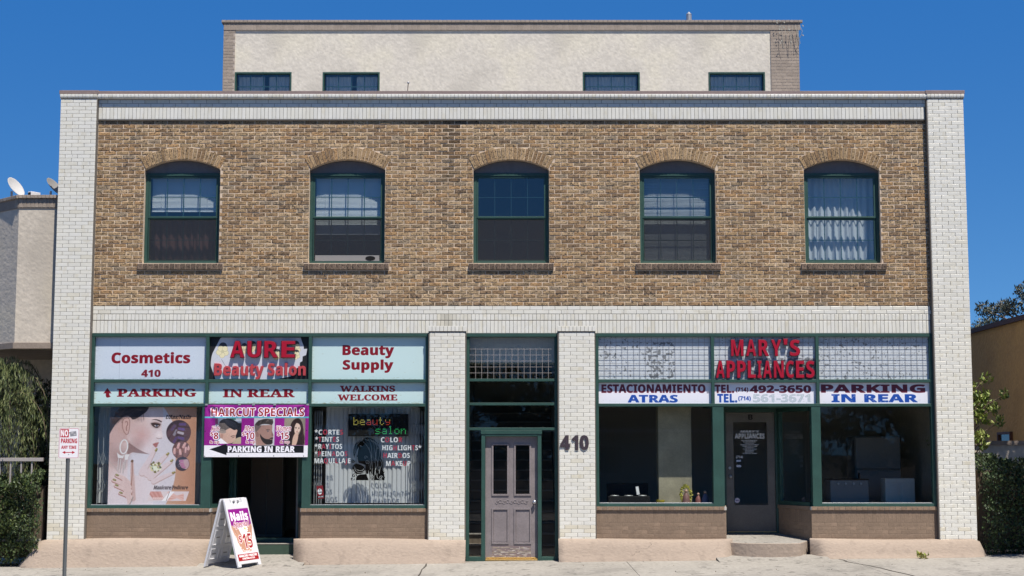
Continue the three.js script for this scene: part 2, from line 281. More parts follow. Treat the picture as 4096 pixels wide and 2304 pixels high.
// ------------------------------------------------------------------ the brick shop building: shell
const shop = thing('commercial_building', 'two storey tan brick shop building with white glazed brick pillars', 'building');
const BF = -0.09, PITCH = (7.522 - 4.29) / 48;
const wins = [-5.702, -2.848, -0.014, 2.862, 5.705];
const WH = 0.655, SPR = 6.66, RISE = 0.176, AR = (WH * WH + RISE * RISE) / (2 * RISE), ACY = SPR + RISE - AR, WB = 5.015, TH = 0.214;
function archPath(cx, P) { P.moveTo(cx - WH, WB); P.lineTo(cx + WH, WB); P.lineTo(cx + WH, SPR); const a = Math.asin(WH / AR); P.absarc(cx, ACY, AR, Math.PI / 2 - a, Math.PI / 2 + a, false); P.lineTo(cx - WH, WB); return P; }
{
  const s = new THREE.Shape([[-7.2, 4.29], [7.2, 4.29], [7.2, 7.522], [-7.2, 7.522]].map((p) => new THREE.Vector2(...p)));
  for (const cx of wins) s.holes.push(archPath(cx, new THREE.Path()));
  const g = new THREE.ExtrudeGeometry(s, { depth: 0.2, bevelEnabled: false, curveSegments: 24 }); g.translate(0, 0, BF - 0.005 - 0.2);
  const wall = part('brick_wall', muv(g), M.mortar, shop);
  const r = rng(5), list = [];
  for (let k = 0; k < 48; k++) {
    const y = 4.29 + (k + 0.5) * PITCH; let blocks = [];
    for (const cx of wins) {
      let hw = 0;
      if (y > WB - 0.01 && y < SPR + 0.02) hw = WH;
      const dy = y + 0.012 - ACY; if (y > SPR - 0.03 && dy < AR + TH) { const o = AR + TH + 0.006; if (dy < o) { const e = Math.sqrt(o * o - dy * dy); hw = Math.max(hw, Math.min(e, WH + 0.005 + Math.max(0, (y - SPR)) * 0.34)); } }
      if (y > 4.9 && y < WB) hw = Math.max(hw, 0.735);
      if (hw) blocks.push([cx - hw, cx + hw]);
    }
    const edges = [-7.18, ...blocks.flat(), 7.18];
    for (let e = 0; e < edges.length; e += 2) {
      const a = edges[e], b = edges[e + 1]; let x = -7.18 - (k % 2 ? 0.1085 : 0) - 0.002;
      x += Math.floor((a - x) / 0.217) * 0.217;
      for (; x < b - 0.02; x += 0.217) {
        const x0 = Math.max(x + 0.0065, a + (a > -7.1 ? 0.004 : 0)), x1 = Math.min(x + 0.2105, b - (b < 7.1 ? 0.004 : 0)), w = x1 - x0; if (w < 0.03) continue;
        let tint = null; const xc = (x0 + x1) / 2;
        const soot = fb(xc / 16 + 0.5, y / 16, 24, 40, 133, 4), low = y < 4.95 ? 0.1 : 0;
        if (soot + low > 0.6 && r() < 0.6) { const q = 0.8 + r() * 0.15; tint = [q, q, q * 1.01]; }
        const dx = Math.abs(xc + 1.05 + 0.04 * Math.sin(y * 9)); if (y > 6.35 && y < 7.5 && dx < 0.1 + 0.06 * r()) { const q = 0.26 + 0.24 * r() + (7.5 - y) * 0.2; tint = [q, q, q * 1.02]; }
        const dx2 = Math.abs(xc + 1.0); if (y < 6.3 && y > 4.4 && dx2 < 0.14 && r() < 0.3) tint = [0.66, 0.67, 0.7];
        list.push({ g: pick(r, brownSet), x: xc, y: y + (r() - 0.5) * 0.002, z: BF + (r() - 0.5) * 0.003, sx: w / 0.207, rot: (r() - 0.5) * 0.006, tint });
      }
    }
  }
  lay(wall, list, 'brick', M.brick, 300);
  // arches: rings of wedge bricks on end; sills: rows of bricks on edge
  const wedges = [], rr = rng(77); for (let i = 0; i < 24; i++) { const t = tones[Math.floor(rr() * 6)], k = 0.8 + rr() * 0.3; wedges.push(brickGeo(0.0605, TH - 0.004, 0.03, 0.004, 0.003, 0.003, 700 + i, t.map((c) => c * k), { wedge: 0.62, ys: [-TH / 2 + 0.002, -TH / 2 + 0.006, -0.01 + rr() * 0.03, TH / 2 - 0.006, TH / 2 - 0.002] })); }
  const sills = []; for (let i = 0; i < 14; i++) { const k = 0.36 + rr() * 0.28; sills.push(brickGeo(0.083, 0.098, 0.12, 0.004, 0.003, 0.003, 740 + i, [0.42 * k, 0.3 * k, 0.22 * k])); }
  const aMax = Math.asin(WH / AR) * 0.975, N = 21;
  for (const cx of wins) {
    const arch = part('arch', (() => { const q = new THREE.Shape(); q.absarc(0, ACY, AR + TH, Math.PI / 2 - aMax, Math.PI / 2 + aMax, false); q.absarc(0, ACY, AR + 0.004, Math.PI / 2 + aMax, Math.PI / 2 - aMax, true); const e = new THREE.ExtrudeGeometry(q, { depth: 0.1, bevelEnabled: false, curveSegments: 24 }); e.translate(cx, 0, BF - 0.0035 - 0.1); return muv(e); })(), M.mortar, shop);
    for (let i = 0; i < N; i++) { const a = -aMax + (2 * aMax * (i + 0.5)) / N, m = part('arch_brick', pick(rr, wedges), M.brick, arch); m.position.set(cx + Math.sin(a) * (AR + TH / 2), ACY + Math.cos(a) * (AR + TH / 2), BF + 0.005 + (rr() - 0.5) * 0.002); m.rotation.z = -a * 0.96; }
    const sill = part('sill', bx(cx - 0.73, cx + 0.73, 4.918, 5.008, -0.29, BF + 0.024), M.mortar, shop);
    for (let i = 0; i < 16; i++) { const m = part('sill_brick', pick(rr, sills), M.brick, sill); m.position.set(cx - 0.735 + (i + 0.5) * 0.0918, 4.963, BF + 0.036 + (rr() - 0.5) * 0.003); m.rotation.z = (rr() - 0.5) * 0.02; }
  }
}
// white glazed brickwork
{
  const r = rng(31), stretch = [], sold = [], roll = [];
  const wallBand = part('glazed_band', bx(-7.18, 7.18, 3.812, 4.29, -0.3, BF - 0.004), M.grout, shop);
  const frieze = part('frieze', bx(-7.18, 7.18, 7.522, 7.89, -0.3, -0.066), M.grout, shop);
  const dirtAt = (x, y) => { const d = Math.abs(x + 1.13), d2 = Math.abs(x - 1.09); if (y > 3.86 && y < 4.08 && d < 0.16 && r() < 0.85) { const k = 0.62 + d * 1.9 + r() * 0.12; return [k, k * 0.97, k * 0.9]; } if (y > 3.8 && y < 4.05 && d2 < 0.2 && r() < 0.3) return [0.86, 0.83, 0.77]; if (y > 0 && y < 0.62 && r() < 0.35) return [0.92, 0.88, 0.8]; return r() < 0.03 ? [0.93, 0.91, 0.86] : null; };
  const run = (x0, x1, y, z, off, out = stretch) => { for (let x = x0 - off; x < x1 - 0.02; x += 0.2145) { const a = Math.max(x + 0.003, x0 + 0.001), b = Math.min(x + 0.2115, x1 - 0.001); if (b - a > 0.025) out.push({ g: pick(r, whiteSet), x: (a + b) / 2, y, z, sx: (b - a) / 0.2085, tint: dirtAt((a + b) / 2, y) }); } };
  run(-7.18, 7.18, 4.25, BF, 0.02); run(-7.18, 7.18, 4.183, BF, 0.127);
  run(-7.18, 7.18, 7.853, -0.062, 0.06); run(-7.18, 7.18, 7.786, -0.062, 0.167);
  for (let x = -7.18; x < 7.16; x += 0.0655) {
    sold.push({ g: pick(r, headSet), x: x + 0.033, y: 4.094, z: BF, tint: dirtAt(x, 4.05) });
    sold.push({ g: pick(r, soldierSet), x: x + 0.03, y: 3.926, z: BF + (r() - 0.5) * 0.001, rot: (r() - 0.5) * 0.01, tint: dirtAt(x, 3.93) });
    sold.push({ g: pick(r, soldBull), x: x + 0.033, y: 7.636, z: -0.062, rot: (r() - 0.5) * 0.008 });
  }
  for (let x = -7.835; x < 7.79; x += 0.0645) roll.push({ g: pick(r, rollSet), x: x + 0.032, y: 7.928, z: Math.abs(x + 0.032) > 7.18 ? 0.022 : 0.006, rot: (r() - 0.5) * 0.01 });
  const rollCore = part('cornice', bx(-7.81, 7.81, 7.885, 7.967, -0.3, -0.05), M.grout, shop);
  lay(rollCore, roll, 'cornice_brick', M.glaze, 300);
  lay(wallBand, sold, 'soldier_brick', M.glaze, 300);
  const course = (x0, side, y, k, z, out) => {                         // one course of a 0.645 m pillar; side: which corner is rounded (0: both)
    const W = 0.645, three = k % 2 === 0, cuts = three ? [[0, 0.215], [0.215, 0.43], [0.43, 0.645]] : [[0, 0.1075], [0.1075, 0.3225], [0.3225, 0.5375], [0.5375, 0.645]];
    cuts.forEach(([a, b], i) => { const half = b - a < 0.15, last = i === cuts.length - 1, first = i === 0; let set = half ? whiteHalf : whiteSet; if (last && side >= 0) set = half ? whiteHalfR : whiteCornR; if (first && side <= 0) set = half ? whiteHalfL : whiteCornL; const xx = x0 + (a + b) / 2; out.push({ g: pick(r, set), x: xx, y, z: z + (r() - 0.5) * 0.0012, sx: 1, rot: (r() - 0.5) * 0.004, tint: dirtAt(xx, y) }); });
  };
  const pillL = part('pillar', bx(-7.822, -7.183, 0.05, 7.89, -0.3, -0.004), M.grout, shop), pillR = part('pillar', bx(7.183, 7.822, 0.05, 7.89, -0.3, -0.004), M.grout, shop);
  const pier1 = part('pier', bx(-1.422, -0.779, 0.05, 3.87, -0.3, -0.004), M.grout, shop), pier2 = part('pier', bx(0.779, 1.422, 0.05, 3.87, -0.3, -0.004), M.grout, shop);
  const pitch = 0.065; let k = 0;
  for (let y = 0.31; y < 7.86; y += pitch, k++) { course(-7.825, 1, y, k, 0, stretch); course(7.18, -1, y, k, 0, stretch); }
  k = 0; for (let y = 0.345; y < 3.83; y += pitch, k++) { course(-1.425, 0, y, k, 0, stretch); course(0.78, 0, y, k, 0, stretch); }
  const groups = [pillL, pillR, pier1, pier2, wallBand];
  lay(pier1, stretch, 'glazed_brick', M.glaze, 300, wallBand);
  for (const [x0, pr] of [[-1.43, pier1], [0.775, pier2]]) for (let i = 0; i < 10; i++) { const m = part('cap_brick', pick(r, headSet), M.glaze, pr); m.position.set(x0 + 0.0328 + i * 0.0655, 3.889, 0.014); m.scale.set(1, 0.9, 1); }
  part('cap_core', bx(-1.42, -0.79, 3.85, 3.925, -0.05, 0.008), M.grout, pier1); part('cap_core', bx(0.79, 1.42, 3.85, 3.925, -0.05, 0.008), M.grout, pier2);
  // metal coping over the parapet
  const cop = part('coping', rbx(-7.845, 7.845, 7.97, 8.028, -0.34, -0.002, 0.004), M.coping, shop);
  part('coping_end', rbx(-7.85, -7.17, 7.973, 8.036, -0.345, 0.014, 0.004), M.coping, cop); part('coping_end', rbx(7.17, 7.85, 7.973, 8.036, -0.345, 0.014, 0.004), M.coping, cop);
  part('drip_edge', rbx(-7.848, 7.848, 7.964, 7.971, -0.3, 0.004, 0.002), M.white, cop);
}
// shell: side walls, back, roof, floors and partitions
part('side_wall', bx(-7.82, -7.62, -0.35, 7.965, -5.3, -0.3), M.stucco2, shop); part('side_wall', bx(7.62, 7.82, -0.3, 7.965, -5.3, -0.3), M.stucco2, shop);
part('back_wall', bx(-7.82, 7.82, -0.35, 7.6, -5.4, -5.3), M.wallIn, shop);
part('roof', bx(-7.6, 7.6, 7.42, 7.55, -5.3, -0.305), M.grey, shop);
part('upper_floor', bx(-7.6, 7.6, 3.86, 4.32, -5.29, -0.305), M.wallIn, shop);
part('shop_floor', bx(-7.6, -0.86, -0.1, 0.235, -5.29, -1.05), M.floorIn, shop); part('shop_floor', bx(0.86, 7.6, -0.1, 0.37, -5.29, -1.3), M.floorIn, shop);
for (const s of [-1, 1]) part('partition', bx(s * 0.83 - 0.05, s * 0.83 + 0.05, -0.1, 3.86, -5.29, -0.31), M.wallIn, shop);
for (const x of [-4.3, -1.4, 1.42, 4.3]) part('partition', bx(x - 0.05, x + 0.05, 4.32, 7.42, -5.29, -0.31), M.darkWall, shop);
part('room_wall', bx(-7.59, 7.59, 4.32, 7.42, -4.02, -3.92), M.darkWall, shop);
// low brick bulkheads under the shop windows
const tb = []; { const r = rng(61); for (let i = 0; i < 12; i++) { const k = 0.94 + r() * 0.12; tb.push(brickGeo(0.21, 0.0605, 0.02, 0.004, 0.0022, 0.0016, 800 + i, [k, k, k])); } }
const tsold = []; { const r = rng(62); for (let i = 0; i < 8; i++) { const k = 0.94 + r() * 0.12; tsold.push(brickGeo(0.064, 0.2, 0.02, 0.004, 0.0014, 0.001, 820 + i, [k, k, k])); } }
const tsill = []; { const r = rng(63); for (let i = 0; i < 8; i++) { const k = 0.95 + r() * 0.25; tsill.push(brickGeo(0.088, 0.058, 0.1, 0.004, 0.003, 0.001, 840 + i, [k, k * 0.97, k * 0.94])); } }
function bulkhead(x0, x1, dy) {
  const r = rng(Math.round(x0 * 100) + 900), w = part('bulkhead', bx(x0, x1, 0.05, 0.79 + dy, -0.3, -0.0925), M.taupePlain, shop);
  for (let row = 0; row < 5; row++) for (let x = x0 - (row % 2) * 0.107; x < x1 - 0.02; x += 0.2145) { const a = Math.max(x + 0.002, x0 + 0.001), b = Math.min(x + 0.2125, x1 - 0.001); if (b - a < 0.03) continue; const m = part('painted_brick', pick(r, tb), M.taupe, w); m.position.set((a + b) / 2, 0.55 + dy - row * 0.0645, -0.09 + (r() - 0.5) * 0.001); m.scale.x = (b - a) / 0.21; }
  for (let x = x0; x < x1 - 0.03; x += 0.068) { const m = part('painted_soldier', pick(r, tsold), M.taupe, w); m.position.set(Math.min(x + 0.034, x1 - 0.032), 0.686 + dy, -0.09); }
  const s = part('shop_sill', bx(x0 - 0.004, x1 + 0.004, 0.79 + dy, 0.848 + dy, -0.3, -0.073), M.wallIn, shop);
  for (let x = x0; x < x1 - 0.04; x += 0.094) { const m = part('sill_brick', pick(r, tsill), M.taupe, s); m.position.set(Math.min(x + 0.047, x1 - 0.043), 0.8205 + dy, -0.064); }
}
bulkhead(-7.18, -5.09, 0); bulkhead(-3.57, -1.428, 0); bulkhead(1.428, 3.62, 0.03); bulkhead(5.06, 7.18, 0.03);
// sloping painted foundation skirt
function skirt(x0, x1, endL, endR, fall = 0) {
  const n = Math.max(12, Math.round((x1 - x0) / 0.12)), prof = [[-0.1, 0.345], [0.01, 0.338], [0.06, 0.315], [0.12, 0.26], [0.175, 0.18], [0.225, 0.09], [0.27, 0.0], [0.3, -0.1]], P = [], I = [], nz = rng(Math.round(x0 * 10) + 50);
  for (let i = 0; i <= n; i++) {
    const x = mix(x0, x1, i / n); let s = 1, e = 0.34;
    if (endL) s *= 0.12 + 0.88 * Math.sqrt(1 - (1 - clamp((x - x0) / e)) ** 2);
    if (endR) s *= 0.12 + 0.88 * Math.sqrt(1 - (1 - clamp((x1 - x) / e)) ** 2);
    const wob = 0.012 * Math.sin(x * 3.1) + 0.008 * (nz() - 0.5);
    for (const [z, y] of prof) { const t = clamp((0.345 - y) / 0.345); const lo = fall < 0 ? ss(0, 1, clamp((x - x0) / 0.42)) : fall > 0 ? ss(0, 1, clamp((x1 - x) / 0.16)) : 1; P.push(x, mix(gy(x, z) + (y < 0 ? y : 0) - 0.01, mix(y + 0.012 * Math.sin(x * 1.7), gy(x, z) + (y < 0 ? y : 0), t * t), 0.12 + 0.88 * lo), mix(-0.095, z + wob * (z > 0.1 ? 1 : 0.2), s)); }
  }
  const m = prof.length; for (let i = 0; i < n; i++) for (let j = 0; j < m - 1; j++) { const a = i * m + j, b = a + 1, c = a + m, d = c + 1; I.push(a, b, c, b, d, c); }
  for (const [i0, fl] of [[0, 0], [n, 1]]) for (let j = 1; j < m - 1; j++) { const a = i0 * m, b = a + j, c = a + j + 1; fl ? I.push(a, b, c) : I.push(a, c, b); }
  const g = new THREE.BufferGeometry(); g.setAttribute('position', new THREE.Float32BufferAttribute(P, 3)); g.setIndex(I); g.computeVertexNormals();
  const nrm = g.attributes.normal, g2 = g.toNonIndexed(); const uv = []; const p = g2.attributes.position; for (let i = 0; i < p.count; i++) uv.push(p.getX(i), p.getY(i) * 1.2 - p.getZ(i)); g2.setAttribute('uv', new THREE.Float32BufferAttribute(uv, 2));
  part('foundation', g2, M.skirt, shop);
}
skirt(-8.3, -5.0, true, true, -1); skirt(-3.68, -0.78, true, false); skirt(0.78, 3.72, false, true); skirt(5.02, 7.98, true, true, 1);

// ------------------------------------------------------------------ shop fronts
const FZ = -0.08;                                                       // front of the green frames
function member(x0, x1, y0, y1, parent, z1 = FZ, z0 = -0.2) { return part('frame_bar', rbx(x0, x1, y0, y1, z0, z1, 0.004), M.green, parent); }
function pane(x0, x1, y0, y1, z, parent, mat = M.glass) { const g = new THREE.PlaneGeometry(x1 - x0, y1 - y0); g.translate((x0 + x1) / 2, (y0 + y1) / 2, z); return part('pane', g, mat, parent); }
const bayA = { x: [-7.18, -5.2, -3.446, -1.428], dy: 0, posts: [-5.27, -5.1, -3.56, -3.415] }, bayB = { x: [1.428, 3.426, 5.214, 7.18], dy: 0.03, posts: [3.41, 3.6, 5.09, 5.245] };
for (const b of [bayA, bayB]) {
  const [x0, m1, m2, x3] = b.x, top = 3.812, f = part('shop_front', rbx(x0, x3, 3.757, top, -0.2, FZ + 0.004, 0.004), M.green, shop);
  member(x0, x0 + 0.05, 0.85 + b.dy, 3.756, f); member(x3 - 0.05, x3, 0.85 + b.dy, 3.756, f);
  for (const m of [m1, m2]) { member(m - 0.027, m + 0.027, 2.571, 3.756, f, FZ + 0.002); }
  for (const [a, c] of [[x0 + 0.05, m1 - 0.027], [m1 + 0.027, m2 - 0.027], [m2 + 0.027, x3 - 0.05]]) member(a, c, 2.976, 3.03, f, FZ);
  member(x0 + 0.05, x3 - 0.05, 2.567, 2.618, f, FZ + 0.003);
  const [p0, p1, p2, p3] = b.posts;
  member(p0, p1, 0.85 + b.dy, 2.566, f, FZ - 0.002, -0.26); member(p2, p3, 0.85 + b.dy, 2.566, f, FZ - 0.002, -0.26);
  for (const [a, c] of [[x0 + 0.05, p0], [p3, x3 - 0.05]]) { member(a, c, 0.85 + b.dy, 0.9 + b.dy, f, FZ - 0.001); part('glazing_bead', rbx(a, c, 0.901 + b.dy, 0.915 + b.dy, -0.158, -0.125, 0.003), M.galv, f); pane(a, c, 0.9 + b.dy, 2.566, -0.146, f); }
  part('header', bx(x0 + 0.06, x3 - 0.06, 2.58, 3.8, -0.32, -0.202), M.darkWall, f);
}
// entrance recesses: splayed side walls and windows, soffit, back frame
function quadWall(a, b, y0, y1, t) { const d = new THREE.Vector2(b[0] - a[0], b[1] - a[1]), L = d.length(), g = new THREE.BoxGeometry(L, y1 - y0, t); const m = muv(g); m.rotateY(-Math.atan2(d.y, d.x)); m.translate((a[0] + b[0]) / 2, (y0 + y1) / 2, (a[1] + b[1]) / 2); return m; }
function splay(a, b, dy, side) {
  const w = part('recess_wall', quadWall(a, b, -0.1, 0.79 + dy, 0.06), M.taupePlain, shop), L = Math.hypot(b[0] - a[0], b[1] - a[1]), ang = -Math.atan2(b[1] - a[1], b[0] - a[0]), r = rng(Math.round(a[0] * 50) + 777);
  const nx = Math.cos(ang + (side > 0 ? -Math.PI / 2 : Math.PI / 2));
  const place = (m, s, y, off) => { const t = s / L, nrm = side > 0 ? [-(b[1] - a[1]) / L, (b[0] - a[0]) / L] : [(b[1] - a[1]) / L, -(b[0] - a[0]) / L]; m.position.set(mix(a[0], b[0], t) + nrm[0] * off, y, mix(a[1], b[1], t) + nrm[1] * off); m.rotation.y = Math.atan2(nrm[0], nrm[1]); };
  for (let row = 0; row < 7; row++) for (let s = 0.1 + (row % 2) * 0.1; s < L - 0.1; s += 0.2145) place(part('painted_brick', pick(r, tb), M.taupe, w), s, 0.55 + dy - row * 0.0645, 0.033);
  for (let s = 0.035; s < L - 0.03; s += 0.068) place(part('painted_soldier', pick(r, tsold), M.taupe, w), s, 0.686 + dy, 0.033);
  part('recess_sill', quadWall(a, b, 0.79 + dy, 0.85 + dy, 0.1), M.taupePlain, w);
  const fr = part('recess_window', quadWall(a, b, 0.85 + dy, 0.92 + dy, 0.07), M.green, shop);
  part('frame_bar', quadWall(a, b, 2.5, 2.57, 0.07), M.green, fr);
  const t2 = [mix(a[0], b[0], 0.93), mix(a[1], b[1], 0.93)]; part('frame_bar', quadWall(t2, b, 0.92 + dy, 2.5, 0.07), M.green, fr);
  part('pane', quadWall([mix(a[0], b[0], 0.08), mix(a[1], b[1], 0.08)], t2, 0.92 + dy, 2.5, 0.004), M.glass, fr);
}
splay([-5.12, -0.22], [-4.9, -0.98], 0, 1); splay([-3.55, -0.22], [-3.7, -0.98], 0, -1);
splay([3.58, -0.22], [3.72, -1.18], 0.03, 1); splay([5.09, -0.22], [4.72, -1.18], 0.03, -1);
part('soffit', bx(-5.25, -3.4, 2.572, 2.62, -1.1, -0.21), M.green, shop); part('soffit', bx(3.4, 5.26, 2.572, 2.62, -1.3, -0.21), M.green, shop);
// salon doorway: green step, frame, open door leaf
{
  const st = part('door_step', rbx(-4.9, -3.62, -0.12, 0.225, -1.05, -0.5, 0.012), M.greenWorn, shop);
  part('step_edge', rbx(-4.9, -3.62, 0.226, 0.238, -1.05, -0.495, 0.004), M.conc, st);
  const ramp = new THREE.BufferGeometry(); ramp.setAttribute('position', new THREE.Float32BufferAttribute([-5.2, gy(-5.2, 0.6) - 0.003, 0.6, -3.45, gy(-3.45, 0.6) - 0.003, 0.6, -3.45, 0.06, -0.5, -5.2, gy(-5.2, 0.6) - 0.003, 0.6, -3.45, 0.06, -0.5, -5.2, 0.045, -0.5], 3)); ramp.computeVertexNormals(); part('entrance_ramp', muv(ramp), M.conc, shop);
  part('door_frame', ring(-4.9, -3.68, 0.24, 2.57, -1.08, -0.98, 0.07), M.green, shop);
  const d = part('door', rbx(-3.79, -3.745, 0.26, 2.45, -1.95, -1.09, 0.004), M.grey, shop);
  part('door_edge', rbx(-3.745, -3.72, 0.26, 2.45, -1.12, -1.085, 0.003), M.galv, d);
}
// appliance shop doorway: curved landing and door
{
  const s = new THREE.Shape(); s.moveTo(3.64, 0.06); s.quadraticCurveTo(3.95, -0.2, 4.35, -0.2); s.quadraticCurveTo(4.7, -0.2, 4.82, -0.08); s.lineTo(5.05, 0.3); s.lineTo(4.75, 1.3); s.lineTo(3.64, 1.3);
  const g = new THREE.ExtrudeGeometry(s, { depth: 0.42, bevelEnabled: true, bevelSize: 0.01, bevelThickness: 0.01, bevelSegments: 2, curveSegments: 14 }); g.rotateX(-Math.PI / 2);
  const p = g.attributes.position; for (let i = 0; i < p.count; i++) { const z = p.getZ(i), y = p.getY(i); p.setY(i, -0.15 + y * (0.43 / 0.43) + (y > 0.2 ? Math.max(0, -z + 0.1) * 0.075 : 0)); } g.computeVertexNormals();
  const st = part('door_landing', muv(g), [M.conc, M.skirt], shop);
  { const q = new THREE.BufferGeometry(); q.setAttribute('position', new THREE.Float32BufferAttribute([3.4, gy(3.4, 0.75) - 0.003, 0.75, 5.25, gy(5.25, 0.75) - 0.003, 0.75, 5.25, 0.085, -0.05, 3.4, gy(3.4, 0.75) - 0.003, 0.75, 5.25, 0.085, -0.05, 3.4, 0.075, -0.05], 3)); q.computeVertexNormals(); part('entrance_ramp', muv(q), M.conc, shop); }
  const df = part('door_frame', ring(3.72, 4.72, 0.38, 2.57, -1.28, -1.19, 0.065, 0.07, 0.02), M.green, shop);
  const d = part('door', ring(3.787, 4.65, 0.41, 2.495, -1.265, -1.215, 0.135, 0.17, 0.46), M.enamelDark, shop);
  pane(3.92, 4.515, 0.87, 2.325, -1.235, d);
  part('threshold', rbx(3.78, 4.66, 0.385, 0.41, -1.3, -1.19, 0.005), M.brass, d);
  part('door_lock', (() => { const q = new THREE.CylinderGeometry(0.024, 0.026, 0.03, 16); q.rotateX(Math.PI / 2); q.translate(3.85, 1.52, -1.2); return q; })(), M.galv, d);
  part('door_knob', (() => { const q = new THREE.SphereGeometry(0.03, 16, 12); q.translate(3.855, 1.37, -1.17); return q; })(), M.galv, d);
  part('door_letter', letters('B', 4.19, 4.27, 2.37, 2.46, -1.214, 0.006), M.black, d);
}
// middle entrance: green frame, transoms, side lights, panelled door
function wireGrid(x0, x1, y0, y1, z, nx, ny, r = 0.003) { const a = []; for (let i = 1; i < nx; i++) { const x = mix(x0, x1, i / nx); a.push(bx(x - r, x + r, y0, y1, z - r, z + r)); } for (let j = 1; j < ny; j++) { const y = mix(y0, y1, j / ny); a.push(bx(x0, x1, y - r, y + r, z - r * 0.8, z + r * 1.2)); } return mergeGeometries(a); }
{
  const X = 0.777, Z = -0.1, f = part('entrance_front', rbx(-X, X, 3.757, 3.812, -0.24, FZ, 0.004), M.green, shop), mb = (a, b, c, d, z1 = Z) => part('frame_bar', rbx(a, b, c, d, -0.24, z1, 0.004), M.green, f);
  mb(-X, -X + 0.05, -0.03, 3.756); mb(X - 0.05, X, -0.03, 3.756);
  for (const y of [2.996, 2.588, 2.165]) mb(-X + 0.05, X - 0.05, y, y + 0.045, Z + 0.002);
  mb(-0.52, -0.455, -0.03, 2.164); mb(0.435, 0.5, -0.03, 2.164); mb(-0.53, 0.51, 2.1, 2.163, Z + 0.012); mb(-0.455, 0.435, 2.062, 2.1, Z + 0.002);
  mb(-X + 0.05, -0.52, -0.03, 0.04); mb(0.5, X - 0.05, -0.03, 0.04);
  for (const [a, b] of [[-X + 0.05, -0.52], [0.5, X - 0.05]]) pane(a, b, 0.04, 2.165, -0.17, f);
  for (const [c, d] of [[2.21, 2.588], [2.633, 2.996], [3.041, 3.757]]) pane(-X + 0.05, X - 0.05, c, d, -0.17, f);
  const wg = part('wire_grid', wireGrid(-X + 0.05, X - 0.05, 3.041, 3.757, -0.162, 14, 7, 0.0028), M.rail, f); wg.userData.kind = 'stuff';
  part('ceiling_panel', bx(-X + 0.05, X - 0.05, 3.33, 3.9, -0.9, -0.3), M.wallIn, f);
  // door
  const DZ = -0.178, d = part('door', (() => { const sp = new THREE.Shape([[-0.452, 0.005], [0.432, 0.005], [0.432, 2.06], [-0.452, 2.06]].map((p) => new THREE.Vector2(...p)));
    for (const [a, b, c, e] of [[-0.325, -0.075, 1.08, 1.92], [0.055, 0.305, 1.08, 1.92], [-0.325, -0.075, 0.27, 0.83], [0.055, 0.305, 0.27, 0.83]]) sp.holes.push(new THREE.Path([[a, c], [a, e], [b, e], [b, c]].map((p) => new THREE.Vector2(...p))));
    const g = new THREE.ExtrudeGeometry(sp, { depth: 0.04, bevelEnabled: false }); g.translate(0, 0, DZ - 0.04); return muv(g); })(), M.door, shop);
  for (const [a, b] of [[-0.325, -0.075], [0.055, 0.305]]) {
    part('moulding', ring(a - 0.022, b + 0.022, 1.058, 1.942, DZ - 0.02, DZ + 0.012, 0.03), M.door, d); pane(a, b, 1.08, 1.92, DZ - 0.02, d);
    part('moulding', ring(a - 0.022, b + 0.022, 0.248, 0.852, DZ - 0.02, DZ + 0.012, 0.028), M.door, d);
    part('door_panel', (() => { const g = new THREE.ExtrudeGeometry(new THREE.Shape([[a + 0.02, 0.29], [b - 0.02, 0.29], [b - 0.02, 0.81], [a + 0.02, 0.81]].map((p) => new THREE.Vector2(...p))), { depth: 0.002, bevelEnabled: true, bevelSize: 0.018, bevelThickness: 0.012, bevelSegments: 2 }); g.translate(0, 0, DZ - 0.016); return muv(g); })(), M.door, d);
  }
  const carve = []; for (let i = 0; i < 9; i++) { const cx = -0.26 + i * 0.0625; const t = new THREE.TorusGeometry(0.021 + 0.004 * (i % 2), 0.006, 6, 14, 4.4); t.rotateZ(i % 2 ? 0.6 : 3.6); t.translate(cx, 0.955 + (i % 2 ? 0.008 : -0.008), DZ + 0.001); carve.push(t); const b = new THREE.SphereGeometry(0.009, 8, 6); b.translate(cx + 0.03, 0.955 + (i % 2 ? -0.012 : 0.014), DZ); carve.push(b); }
  part('carving', mergeGeometries(carve), M.door, d);
  part('worn_board', rbx(-0.34, 0.32, 0.03, 0.225, DZ, DZ + 0.006, 0.003), new THREE.MeshStandardMaterial({ roughness: 0.9, map: canvasTex(512, 160, (c, w, h) => { c.fillStyle = '#7a6c6c'; c.fillRect(0, 0, w, h); const r = rng(8); for (let i = 0; i < 150; i++) { c.fillStyle = ['#a8a19a', '#8f8577', '#b6b0aa', '#6e6560', '#9a8f80'][Math.floor(r() * 5)]; c.beginPath(); const x = r() * w, y = 20 + r() * r() * (h - 20) + (r() < 0.5 ? 60 : 0); c.ellipse(x, y, 6 + r() * 40, 2 + r() * 6, 0, 0, 7); c.fill(); } }) }), d).geometry = (() => { const g = new THREE.PlaneGeometry(0.66, 0.195); g.translate(-0.01, 0.128, DZ + 0.003); return g; })();
  const knob = part('door_knob', (() => { const q = new THREE.LatheGeometry([[0, 0.075], [0.02, 0.074], [0.032, 0.06], [0.033, 0.048], [0.022, 0.034], [0.014, 0.028], [0.014, 0.008], [0.034, 0.006], [0.034, 0]].map((p) => new THREE.Vector2(...p)), 20); q.rotateX(Math.PI / 2); q.translate(0.38, 0.955, DZ); return q; })(), M.steel, d);
  part('threshold', rbx(-0.45, 0.43, -0.025, 0.004, -0.24, DZ + 0.07, 0.004), M.brass, d); part('kick_strip', rbx(-0.44, 0.42, 0.006, 0.03, DZ, DZ + 0.014, 0.003), M.brass, d);
  // stairs behind the door
  const stairs = part('staircase', bx(-0.77, 0.77, -0.1, 0.0, -1.2, -0.2), M.floorIn, shop);
